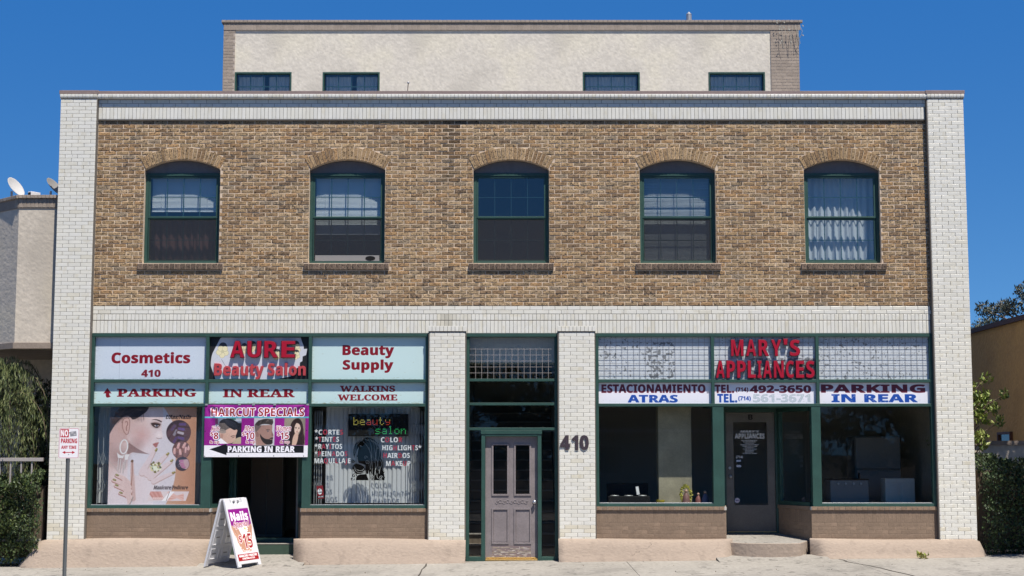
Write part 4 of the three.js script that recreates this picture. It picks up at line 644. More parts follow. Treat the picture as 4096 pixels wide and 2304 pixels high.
    for (const [x, y] of [[196, 915], [166, 973], [196, 1038], [249, 1128]]) { nail(c, x, y, 36, 22, 0.35, '#77703c'); nail(c, x - 4, y - 4, 20, 6, 0.35, '#d2cb96'); }
    // round insets
    const circle = (x, y, q, bg, fn) => { c.save(); c.beginPath(); c.arc(x, y, q, 0, 7); c.clip(); c.fillStyle = bg; c.fillRect(x - q, y - q, 2 * q, 2 * q); fn(); c.restore(); c.strokeStyle = 'rgba(40,26,34,.55)'; c.lineWidth = 5; c.beginPath(); c.arc(x, y, q, 0, 7); c.stroke(); };
    circle(930, 398, 148, '#3b2a33', () => { for (const [x0, y0, x1, y1, k] of [[800, 430, 880, 320, '#5a4568'], [850, 480, 900, 380, '#8f8794'], [1080, 300, 950, 300, '#5b4578'], [1090, 380, 930, 352, '#66508a'], [1090, 440, 920, 395, '#b9aeb8'], [1080, 500, 930, 460, '#5f4a80'], [850, 560, 900, 470, '#57426e']]) { finger(c, [[x0, y0], [x1, y1]], 62, 46, '#5c4248'); nail(c, mix(x0, x1, 0.8), mix(y0, y1, 0.8), 74, 32, Math.atan2(y1 - y0, x1 - x0), k); } });
    circle(968, 612, 108, '#6e4b48', () => { for (const [x, y, a] of [[886, 625, -1.5], [932, 560, -1.3], [1002, 556, -1.1], [956, 635, -1.7], [1024, 612, -1.6], [1060, 580, -1.3]]) { finger(c, [[x - 6, y + 60], [x, y]], 52, 40, '#8d625c'); nail(c, x, y - 2, 66, 32, a, '#dba9a5'); nail(c, x - 5, y - 12, 30, 6, a, '#f1d3d0'); } });
    circle(985, 780, 84, '#3c3440', () => { for (const [x0, y0, x1, y1] of [[1080, 740, 955, 745], [1080, 770, 960, 775], [1085, 800, 970, 795], [1080, 840, 985, 815]]) { finger(c, [[x0, y0], [x1, y1]], 40, 28, '#c4a0a6'); nail(c, mix(x0, x1, 0.85), mix(y0, y1, 0.85), 44, 22, Math.atan2(y1 - y0, x1 - x0), '#b76e96'); } c.strokeStyle = '#9c93a4'; c.lineWidth = 4; c.beginPath(); c.arc(948, 800, 15, 0, 7); c.stroke(); });
    soften(c, w, h, 2.2, 0.14, 5, 'rgba(190,176,200,.05)'); c.translate(-90, -90);
    put(c, 'Uñas/Nails', 772, 184, 1080, 242, '#2c2026', { font: 'italic bold 90px serif', skew: 0.18 });
    put(c, 'Manicure/Pedicure', 640, 1040, 1060, 1094, '#33242a', { font: 'italic bold 90px serif', skew: 0.18 });
    c.save(); c.beginPath(); c.moveTo(606, 1112); c.lineTo(1075, 1112); c.lineTo(1036, 1226); c.lineTo(566, 1228); c.clip(); c.fillStyle = '#e2cfd2'; c.fillRect(560, 1100, 530, 140); for (let i = 0; i < 6; i++) { finger(c, [[580 + i * 26, 1105], [650 + i * 22, 1200]], 30, 22, i % 2 ? '#d8a19a' : '#cc9089'); nail(c, 646 + i * 22, 1194, 22, 14, 0.9, '#f0d4d2'); } for (let i = 0; i < 5; i++) finger(c, [[830, 1215 - i * 22], [1000, 1150 + i * 16]], 34, 24, i % 2 ? '#dba59c' : '#e6bab2'); c.fillStyle = '#f6eef2'; c.beginPath(); c.moveTo(840, 1112); c.lineTo(900, 1112); c.lineTo(800, 1230); c.lineTo(740, 1230); c.fill(); c.fillStyle = '#7d5a58'; c.beginPath(); c.moveTo(836, 1112); c.lineTo(842, 1112); c.lineTo(800, 1230); c.lineTo(794, 1230); c.fill(); c.restore();
  });
  const g = new THREE.BoxGeometry(1.475, 1.655, 0.004); g.translate(0, 0.8275, 0);
  solo('window_poster', g, [M.white, M.white, M.white, M.white, new THREE.MeshPhysicalMaterial({ map, roughness: 0.5 }), M.white], 'large nail salon poster of a face and hands in the left window', 'poster').position.set(-6.115, 0.905, -0.152);
}
// ------------------------------------------------------------------ purple haircut banner
{
  const map = canvasTex(1182, 598, (c, w, h) => {
    c.scale(0.5, 0.5); c.translate(-65, -85);
    c.fillStyle = '#8d1784'; c.fillRect(65, 85, 2370, 930); c.fillStyle = '#eeedf2'; c.fillRect(65, 1012, 2370, 300); c.fillStyle = '#5cb9c6'; c.fillRect(65, 350, 2370, 36);
    put(c, 'HAIRCUT SPECIALS', 215, 160, 2320, 345, '#9c1f22', { font: 'bold 100px ' + S, stroke: '#fbf3fb', lw: 13 });
    // portraits
    const clip = (x, y, w2, h2, f) => { c.save(); c.beginPath(); c.rect(x, y, w2, h2); c.clip(); f(); c.restore(); };
    clip(308, 388, 595, 590, () => {
      c.fillStyle = '#6b7688'; c.fillRect(300, 380, 620, 620); c.fillStyle = '#15161c'; c.fillRect(560, 500, 350, 500); c.fillStyle = '#b4bdc9'; c.fillRect(520, 392, 380, 70); c.fillStyle = '#2e6b55'; c.fillRect(640, 392, 130, 34); c.fillStyle = '#5a2b52'; c.fillRect(310, 395, 60, 130); c.fillStyle = '#b5a48a'; c.beginPath(); c.moveTo(700, 980); c.quadraticCurveTo(760, 820, 900, 820); c.lineTo(900, 980); c.fill();
      c.fillStyle = '#c8a594'; c.beginPath(); c.moveTo(392, 560); c.quadraticCurveTo(470, 480, 640, 560); c.quadraticCurveTo(780, 620, 812, 665); c.quadraticCurveTo(806, 730, 775, 790); c.quadraticCurveTo(790, 850, 768, 885); c.quadraticCurveTo(735, 890, 742, 915); c.quadraticCurveTo(720, 925, 700, 960); c.lineTo(560, 985); c.quadraticCurveTo(500, 900, 430, 850); c.quadraticCurveTo(380, 720, 392, 560); c.fill();
      c.fillStyle = '#5d5552'; c.beginPath(); c.moveTo(384, 560); c.quadraticCurveTo(400, 440, 520, 440); c.lineTo(700, 600); c.quadraticCurveTo(560, 640, 520, 700); c.quadraticCurveTo(420, 690, 400, 640); c.fill(); c.fillStyle = 'rgba(150,140,132,.8)'; c.beginPath(); c.ellipse(470, 690, 90, 50, 0.2, 0, 7); c.fill();
      c.fillStyle = '#14141a'; c.beginPath(); c.moveTo(400, 500); c.quadraticCurveTo(440, 390, 620, 395); c.quadraticCurveTo(780, 430, 870, 540); c.quadraticCurveTo(850, 640, 740, 662); c.quadraticCurveTo(600, 600, 520, 500); c.fill(); c.strokeStyle = '#444857'; c.lineWidth = 5; for (let i = 0; i < 9; i++) { c.beginPath(); c.moveTo(500 + i * 30, 410 + i * 8); c.quadraticCurveTo(560 + i * 30, 470 + i * 10, 580 + i * 28, 540 + i * 12); c.stroke(); }
      c.strokeStyle = '#2b1f1e'; c.lineWidth = 13; c.beginPath(); c.moveTo(665, 812); c.quadraticCurveTo(710, 786, 762, 800); c.stroke(); c.lineWidth = 8; c.beginPath(); c.moveTo(690, 838); c.lineTo(745, 830); c.stroke(); c.fillStyle = '#b48b7c'; c.beginPath(); c.ellipse(460, 800, 34, 52, 0, 0, 7); c.fill(); c.fillStyle = '#f4f1f4'; c.beginPath(); c.moveTo(375, 890); c.lineTo(440, 850); c.lineTo(600, 975); c.lineTo(420, 985); c.fill();
    });
    clip(1187, 388, 470, 625, () => {
      c.fillStyle = '#c2c4c8'; c.fillRect(1180, 380, 500, 650); c.fillStyle = '#9f7d72'; c.beginPath(); c.moveTo(1210, 560); c.lineTo(1600, 540); c.quadraticCurveTo(1610, 620, 1600, 680); c.quadraticCurveTo(1640, 780, 1628, 820); c.lineTo(1600, 990); c.lineTo(1400, 1012); c.lineTo(1240, 1012); c.quadraticCurveTo(1200, 780, 1210, 560); c.fill();
      c.fillStyle = '#675b58'; c.beginPath(); c.moveTo(1200, 540); c.lineTo(1360, 560); c.quadraticCurveTo(1300, 650, 1230, 720); c.quadraticCurveTo(1195, 640, 1200, 540); c.fill(); c.fillStyle = '#3a3330'; c.beginPath(); c.moveTo(1205, 540); c.quadraticCurveTo(1240, 470, 1340, 430); c.quadraticCurveTo(1500, 370, 1610, 430); c.quadraticCurveTo(1640, 500, 1590, 545); c.quadraticCurveTo(1400, 490, 1290, 570); c.fill(); const r = rng(4); for (let i = 0; i < 70; i++) { c.strokeStyle = r() < 0.5 ? '#6c605a' : '#211c1b'; c.lineWidth = 4; const x = 1250 + r() * 330; c.beginPath(); c.moveTo(x, 520 - (x - 1250) * 0.2); c.lineTo(x + 40, 440 - (x - 1250) * 0.12); c.stroke(); }
      c.fillStyle = '#2b2524'; c.beginPath(); c.moveTo(1320, 740); c.quadraticCurveTo(1400, 880, 1530, 870); c.quadraticCurveTo(1580, 820, 1632, 830); c.lineTo(1618, 890); c.lineTo(1620, 960); c.quadraticCurveTo(1560, 1020, 1470, 990); c.quadraticCurveTo(1340, 930, 1320, 740); c.fill(); c.fillStyle = '#a97d74'; c.fillRect(1550, 866, 66, 14); c.strokeStyle = '#2c211f'; c.lineWidth = 12; c.beginPath(); c.moveTo(1460, 662); c.quadraticCurveTo(1510, 640, 1550, 660); c.stroke(); c.fillStyle = '#3f4b58'; c.beginPath(); c.ellipse(1505, 684, 22, 12, 0, 0, 7); c.fill(); c.fillStyle = '#8c6a62'; c.beginPath(); c.ellipse(1262, 768, 36, 60, -0.1, 0, 7); c.fill(); c.fillStyle = 'rgba(90,62,56,.5)'; c.beginPath(); c.moveTo(1590, 680); c.lineTo(1640, 780); c.lineTo(1590, 800); c.fill();
    });
    clip(1875, 388, 480, 620, () => {
      c.fillStyle = '#8d8473'; c.fillRect(1870, 380, 500, 640); c.fillStyle = '#c9a894'; c.beginPath(); c.moveTo(2060, 1012); c.lineTo(2080, 820); c.lineTo(2140, 700); c.lineTo(2220, 760); c.lineTo(2160, 1012); c.fill(); c.fillStyle = '#d9bfae'; c.beginPath(); c.ellipse(2170, 610, 78, 128, 0.12, 0, 7); c.fill();
      c.fillStyle = '#2a1c19'; c.beginPath(); c.moveTo(2180, 392); c.quadraticCurveTo(2060, 400, 2020, 560); c.quadraticCurveTo(1960, 720, 1960, 800); c.quadraticCurveTo(1870, 860, 1880, 1012); c.lineTo(2060, 1012); c.quadraticCurveTo(2050, 860, 2120, 740); c.quadraticCurveTo(2080, 600, 2150, 500); c.quadraticCurveTo(2220, 500, 2252, 590); c.quadraticCurveTo(2260, 700, 2200, 770); c.quadraticCurveTo(2200, 900, 2150, 1012); c.lineTo(2330, 1012); c.quadraticCurveTo(2360, 860, 2310, 720); c.quadraticCurveTo(2310, 420, 2180, 392); c.fill(); const r = rng(6); for (let i = 0; i < 40; i++) { c.strokeStyle = r() < 0.5 ? '#4d332b' : '#140d0c'; c.lineWidth = 5; const s = r() < 0.5 ? -1 : 1, x = 2165 + s * (70 + r() * 50); c.beginPath(); c.moveTo(x, 520 + r() * 60); c.quadraticCurveTo(x + s * 50, 720, x + s * (30 + r() * 80) - 30, 860 + r() * 140); c.stroke(); }
      c.fillStyle = '#3a2924'; c.fillRect(2120, 598, 40, 10); c.fillRect(2192, 604, 36, 10); c.fillStyle = '#241a1a'; c.beginPath(); c.ellipse(2142, 620, 15, 7, 0, 0, 7); c.ellipse(2208, 626, 14, 7, 0, 0, 7); c.fill(); c.fillStyle = '#9f5a55'; c.beginPath(); c.ellipse(2172, 704, 26, 9, 0.1, 0, 7); c.fill(); c.strokeStyle = '#b08b7a'; c.lineWidth = 5; c.beginPath(); c.moveTo(2178, 630); c.lineTo(2184, 672); c.lineTo(2166, 676); c.stroke();
    });
    soften(c, w, h, 1.6, 0.12, 6); c.scale(0.5, 0.5); c.translate(-65, -85); put(c, 'HAIRCUT SPECIALS', 215, 160, 2320, 345, '#9c1f22', { font: 'bold 100px ' + S, stroke: '#fbf3fb', lw: 13 });
    const scr = { font: 'italic bold 90px serif', stroke: '#fdf6fd', lw: 15, skew: 0.2 }, pr = { font: 'bold 100px ' + S, stroke: '#fdf6fd', lw: 15 };
    for (const [n, x0, x1, p, a, b] of [['Kids', 220, 415, '8', 275, 385], ['Men', 965, 1185, '10', 990, 1200], ['Women', 1690, 2030, '15', 1790, 1985]]) { put(c, n, x0, 565, x1, 680, '#9c1f22', scr); put(c, '$', a - 72, 705, a - 8, 800, '#9c1f22', pr); put(c, p, a, 715, b, 870, '#9c1f22', pr); put(c, '& up', b - 195, 900, b + 20, 990, '#9c1f22', pr); }
    c.fillStyle = '#101013'; c.fillRect(560, 1016, 1775, 168); c.beginPath(); c.moveTo(185, 1104); c.lineTo(574, 975); c.lineTo(574, 1238); c.fill();
    put(c, 'PARKING IN REAR', 605, 1034, 2125, 1168, '#f3f2f8');
    c.fillStyle = '#26262c'; for (const [x, y] of [[84, 1264], [852, 1258], [1650, 1256], [2340, 1258], [84, 686], [2388, 670]]) { c.beginPath(); c.arc(x, y, 11, 0, 7); c.fill(); }
  });
  const W = 1.775, H = 0.885, g = new THREE.PlaneGeometry(W, H, 100, 50), p = g.attributes.position;
  const ties = [[-0.86, 0.44], [-0.3, 0.44], [-0.06, 0.44], [0.3, 0.44], [0.86, 0.44]];
  for (let i = 0; i < p.count; i++) { const x = p.getX(i), y = p.getY(i), v = y / H + 0.5; let z = 0.006 * Math.sin(x * 7 + y * 5) * v; for (const [s, cx] of [[1, -0.86], [-1, 0.86]]) { const a = Math.atan2(0.44 - y, (x - cx) * s), d = Math.hypot(x - cx, y - 0.44); z += 0.014 * Math.sin(a * 9) * Math.exp(-d * 2.2) * Math.min(1, d * 8); } z += 0.007 * Math.sin(x * 16) * Math.exp(-(0.44 - y) * 5); p.setZ(i, z); p.setX(i, x * (1 - 0.018 * (1 - v) * (x > 0 ? 1 : 0.2))); p.setY(i, y - 0.008 * Math.sin(v * 3.1) * Math.abs(Math.sin(x * 5.5)) * v); }
  g.computeVertexNormals();
  const t = thing('banner', 'purple HAIRCUT SPECIALS vinyl banner tied over the salon doorway', 'banner', [-4.335, 1.712, -0.06]);
  g.translate(0, H / 2, 0); part('vinyl_sheet', g, new THREE.MeshPhysicalMaterial({ map, roughness: 0.42, side: THREE.DoubleSide }), t);
  for (const [x, y] of ties) part('clip', rbx(x - 0.022, x + 0.022, y + H / 2 - 0.012, y + H / 2 + 0.014, -0.04, 0.012, 0.004), M.galv, t);
}
// ------------------------------------------------------------------ lettering and sticker on the salon glass
{
  const vin = { w: std(C(0.78, 0.78, 0.78), 0.5), r: std(C(0.42, 0.03, 0.06), 0.6) };
  const sets = [
    ['white and red words CORTES TINTES RAYITOS PEINADOS MAQUILLAJE on the salon glass', [['*CORTES', -3.365, -2.872, 2.092, [2, 6]], ['*TINTES', -3.355, -2.94, 1.971, [1, 5]], ['*RAYITOS', -3.36, -2.885, 1.851, [2, 4]], ['*PEINADOS', -3.36, -2.795, 1.726, [1, 5, 8]], ['MAQUILLAJE', -3.364, -2.738, 1.608, [2, 5, 8]]]],
    ['white and red words COLOR HIGHLIGHTS HAIRDOS MAKEUP on the salon glass', [['COLOR', -2.237, -1.866, 1.963, [1, 4]], ['HIGHLIGHTS*', -2.214, -1.54, 1.828, [3, 8]], ['HAIRDOS', -2.196, -1.733, 1.698, [0, 4]], ['MAKEUP', -2.149, -1.722, 1.563, [1, 4]]]]];
  for (const [lab, lines] of sets) { const t = thing('glass_lettering', lab, 'lettering', [0, 0, 0]); for (const [s, x0, x1, y, reds] of lines) wordLetters(s, x0, x1, y, 0.083, -0.149, 0.0012, 0, (ch, i, g) => part('letter', g, reds.includes(i) ? vin.r : vin.w, t)); }
  const map = canvasTex(890, 1130, (c, w, h) => {
    c.scale(2, 2); c.translate(-580, -425); c.fillStyle = '#000';
    // head in profile
    c.beginPath(); c.moveTo(690, 540); c.quadraticCurveTo(668, 590, 668, 640); c.lineTo(656, 680); c.lineTo(668, 690); c.lineTo(664, 712); c.lineTo(672, 722); c.lineTo(670, 736); c.quadraticCurveTo(678, 768, 712, 768); c.lineTo(770, 790); c.lineTo(780, 900); c.lineTo(815, 990); c.lineTo(648, 990); c.quadraticCurveTo(645, 925, 700, 915); c.lineTo(810, 905); c.lineTo(820, 560); c.fill();
    // hair mass
    c.beginPath(); c.moveTo(720, 460); c.quadraticCurveTo(640, 470, 615, 560); c.quadraticCurveTo(600, 640, 625, 700); c.quadraticCurveTo(640, 600, 700, 530); c.quadraticCurveTo(760, 560, 800, 640); c.quadraticCurveTo(830, 720, 815, 800); c.quadraticCurveTo(800, 880, 850, 990); c.lineTo(1020, 990); c.quadraticCurveTo(1025, 900, 990, 850); c.quadraticCurveTo(1010, 760, 970, 700); c.quadraticCurveTo(985, 600, 930, 530); c.quadraticCurveTo(900, 440, 800, 425); c.quadraticCurveTo(750, 425, 720, 460); c.fill();
    c.beginPath(); c.moveTo(600, 830); c.quadraticCurveTo(600, 780, 650, 770); c.quadraticCurveTo(760, 790, 775, 850); c.quadraticCurveTo(760, 915, 690, 915); c.quadraticCurveTo(610, 920, 600, 830); c.fill();
    const curl = (x, y, r0, turns, dir, lw, col) => { c.strokeStyle = col; c.lineWidth = lw; c.lineCap = 'round'; c.beginPath(); for (let i = 0; i <= 50; i++) { const t = i / 50, a = dir * t * turns * 6.283, q = r0 * (1 - t * 0.85); const X = x + q * Math.cos(a), Y = y + q * Math.sin(a); i ? c.lineTo(X, Y) : c.moveTo(X, Y); } c.stroke(); };
    for (const [x, y, q, t, d] of [[608, 735, 24, 1.3, 1], [625, 930, 30, 1.2, -1], [672, 880, 22, 1.3, 1], [980, 880, 34, 1.3, 1], [950, 810, 30, 1.3, -1], [1000, 945, 26, 1.2, 1], [915, 500, 26, 0.8, 1], [600, 970, 30, 0.8, 1], [860, 620, 16, 1.1, -1]]) curl(x, y, q, t, d, 10, '#000');
    // cut-out strands
    c.globalCompositeOperation = 'destination-out'; c.strokeStyle = '#000'; c.lineCap = 'round';
    const st = [[720, 470, 640, 500, 625, 640], [740, 455, 660, 500, 640, 620], [760, 450, 820, 480, 850, 600, 850, 740, 830, 850], [790, 445, 870, 500, 880, 640, 860, 800, 860, 930], [830, 450, 910, 530, 910, 640, 900, 780, 900, 920], [870, 470, 950, 560, 950, 660, 930, 760, 940, 860], [735, 480, 790, 540, 830, 640, 840, 740, 820, 830], [900, 700, 930, 760, 900, 860, 880, 980], [960, 720, 985, 780, 960, 840, 950, 900], [620, 820, 660, 880, 740, 880, 770, 840], [615, 800, 660, 850, 730, 860, 760, 820], [612, 850, 640, 905, 720, 905, 765, 870], [850, 900, 860, 950, 880, 985], [920, 900, 930, 960, 990, 985], [835, 880, 840, 940, 860, 985], [690, 490, 650, 540, 645, 600], [810, 560, 840, 640, 850, 700], [880, 560, 900, 640, 885, 760]];
    st.forEach((q, i) => { c.lineWidth = 3.5 + (i % 3) * 1.4; c.beginPath(); c.moveTo(q[0], q[1]); const pts = []; for (let k = 0; k < q.length; k += 2) pts.push(new THREE.Vector3(q[k], q[k + 1], 0)); new THREE.CatmullRomCurve3(pts).getPoints(30).forEach((v) => c.lineTo(v.x, v.y)); c.stroke(); });
    curl(795, 745, 30, 1.4, 1, 5, '#000'); curl(770, 690, 24, 1.2, -1, 5, '#000'); curl(860, 930, 24, 1.3, 1, 5, '#000'); curl(975, 955, 26, 1.3, -1, 5, '#000'); curl(955, 815, 16, 1.1, 1, 5, '#000'); curl(925, 560, 18, 0.8, 1, 4, '#000');
  });
  const g = new THREE.PlaneGeometry(0.58, 0.725); solo('hair_sticker', g, new THREE.MeshPhysicalMaterial({ map, alphaTest: 0.5, roughness: 0.9, specularIntensity: 0.15, side: THREE.DoubleSide }), 'black cut-out sticker of long curly hair on the salon glass', 'sticker').position.set(-2.448, 1.683, -0.15);
}
// LED board hanging in the salon window
{
  const t = thing('led_sign', 'black hanging LED board showing beauty salon in coloured dots', 'sign', [-2.287, 2.065, -0.24]);
  part('case', rbx(-0.515, 0.515, 0, 0.38, -0.05, 0, 0.006), M.black, t);
  const font5 = { b: ['1....', '1....', '1.11.', '11..1', '1...1', '1...1', '1111.'], e: ['.....', '.....', '.111.', '1...1', '11111', '1....', '.1111'], a: ['.....', '.....', '.111.', '....1', '.1111', '1...1', '.1111'], u: ['.....', '.....', '1...1', '1...1', '1...1', '1..11', '.11.1'], t: ['.1...', '.1...', '111..', '.1...', '.1...', '.1..1', '..11.'], y: ['.....', '.....', '1...1', '1...1', '.1111', '....1', '.111.'], s: ['.....', '.....', '.1111', '1....', '.111.', '....1', '1111.'], l: ['.11..', '..1..', '..1..', '..1..', '..1..', '..1..', '.111.'], o: ['.....', '.....', '.111.', '1...1', '1...1', '1...1', '.111.'], n: ['.....', '.....', '1.11.', '11..1', '1...1', '1...1', '1...1'] };
  const emap = canvasTex(1024, 368, (c, w, h) => { c.fillStyle = '#000'; c.fillRect(0, 0, w, h); const word = (s, x0, y0, cols) => [...s].forEach((ch, k) => font5[ch].forEach((row, j) => [...row].forEach((q, i) => { if (q === '1') { c.fillStyle = cols(k, j); c.beginPath(); c.arc(x0 + (k * 6.1 + i) * 18.4, y0 + j * 20, 6.5, 0, 7); c.fill(); } }))); word('beauty', 80, 55, (k, j) => ((k === 2 && j > 2) || (k === 3 && j > 1) || (k === 5 && j > 2) ? '#ff5540' : '#fff27a')); word('salon', 470, 215, () => '#46ff8c'); });
  const g = new THREE.PlaneGeometry(0.99, 0.355); g.translate(0, 0.19, 0.002); part('led_face', g, new THREE.MeshPhysicalMaterial({ color: C(0.01, 0.01, 0.011), roughness: 0.8, specularIntensity: 0.2, emissive: C(1, 1, 1), emissiveMap: emap, emissiveIntensity: 0.4 }), t);
  for (const x of [-0.38, 0.3]) part('hanging_wire', stick([x, 0.38, -0.02], [x + 0.01, 0.5, -0.02], 0.002), M.black, t);
}
// vertical blinds and folding gates behind the shop glass
function vblind(x0, x1, y0, y1, z, label, turn) { const t = thing('vertical_blind', label, 'blind', [(x0 + x1) / 2, y0, z]), r = rng(Math.round(x0 * 33) + 400), g = new THREE.CylinderGeometry(0.11, 0.11, y1 - y0, 5, 1, true, -0.4, 0.8); g.translate(0, (y1 - y0) / 2, -0.105); part('head_track', bx(-(x1 - x0) / 2, (x1 - x0) / 2, y1 - y0, y1 - y0 + 0.04, -0.03, 0.03), M.slat, t); for (let x = x0 + 0.04; x < x1; x += 0.0765) { const m = part('slat', g, M.slat2, t); m.position.set(x - (x0 + x1) / 2, 0, (r() - 0.5) * 0.008); m.rotation.y = turn + (r() - 0.5) * 0.18; } }
M.slat2 = std(C(0.47, 0.49, 0.52), 0.7, { side: THREE.DoubleSide });
vblind(-3.2, -1.62, 0.93, 2.56, -0.47, 'grey vertical blind behind the salon window with white lettering', 0.3);
vblind(-7.12, -5.32, 0.93, 2.56, -0.5, 'grey vertical blind behind the nail poster', 0.3);
function gate(x0, x1, y0, y1, z, n, label) {
  const t = thing('folding_gate', label, 'gate', [(x0 + x1) / 2, y0, z], 0, 'folding steel gates behind the salon glass'), W = x1 - x0, H = y1 - y0;
  for (let i = 0; i < n; i++) { const x = -W / 2 + (W * (i + 0.5)) / n; part('bar', bx(x - 0.006, x + 0.006, 0, H, -0.004, 0.004), M.gate, t); }
  const p = W / (n - 1 || 1); for (const yc of [0.12 * H, 0.42 * H, 0.72 * H]) for (let i = 0; i < n - 1; i++) { const xa = -W / 2 + (W * (i + 0.5)) / n, xb = xa + W / n; part('lattice_strip', stick([xa, yc, 0.007], [xb, yc + 0.24, 0.007], 0.005, 0.005, 4), M.gate, t); part('lattice_strip', stick([xb, yc, 0.011], [xa, yc + 0.24, 0.011], 0.005, 0.005, 4), M.gate, t); }
}
gate(-1.75, -1.48, 0.92, 2.5, -0.36, 6, 'folded steel gate at the right of the salon window'); gate(-3.4, -3.24, 0.92, 2.5, -0.34, 4, 'folded steel gate left of the salon window lettering');
gate(-7.12, -6.86, 0.92, 2.45, -0.3, 3, 'steel scissor gate left of the nail poster'); gate(-5.37, -5.28, 0.92, 2.45, -0.3, 3, 'steel scissor gate right of the nail poster');
{ const g = new THREE.BufferGeometry(); const map = canvasTex(256, 384, (c, w, h) => { c.fillStyle = '#7d1420'; c.fillRect(0, 0, w, h); c.fillStyle = '#e8e8ea'; c.beginPath(); c.arc(110, 170, 88, 0, 7); c.fill(); put(c, 'ALARM', 20, 170, 190, 215, '#16161a'); c.fillStyle = '#16161a'; c.beginPath(); c.moveTo(70, 90); c.lineTo(110, 150); c.lineTo(150, 90); c.lineTo(130, 90); c.lineTo(110, 120); c.lineTo(92, 90); c.fill(); c.fillStyle = '#120d10'; c.fillRect(0, 300, w, 50); put(c, '876-1000', 30, 308, 226, 342, '#c9c9d0'); });
  const m = solo('alarm_sticker', new THREE.BoxGeometry(0.11, 0.22, 0.002), new THREE.MeshStandardMaterial({ map, roughness: 0.5 }), 'red alarm company sticker at the foot of the salon window', 'sticker'); m.position.set(-3.25, 1.12, -0.151); m.rotation.z = 0.12; }
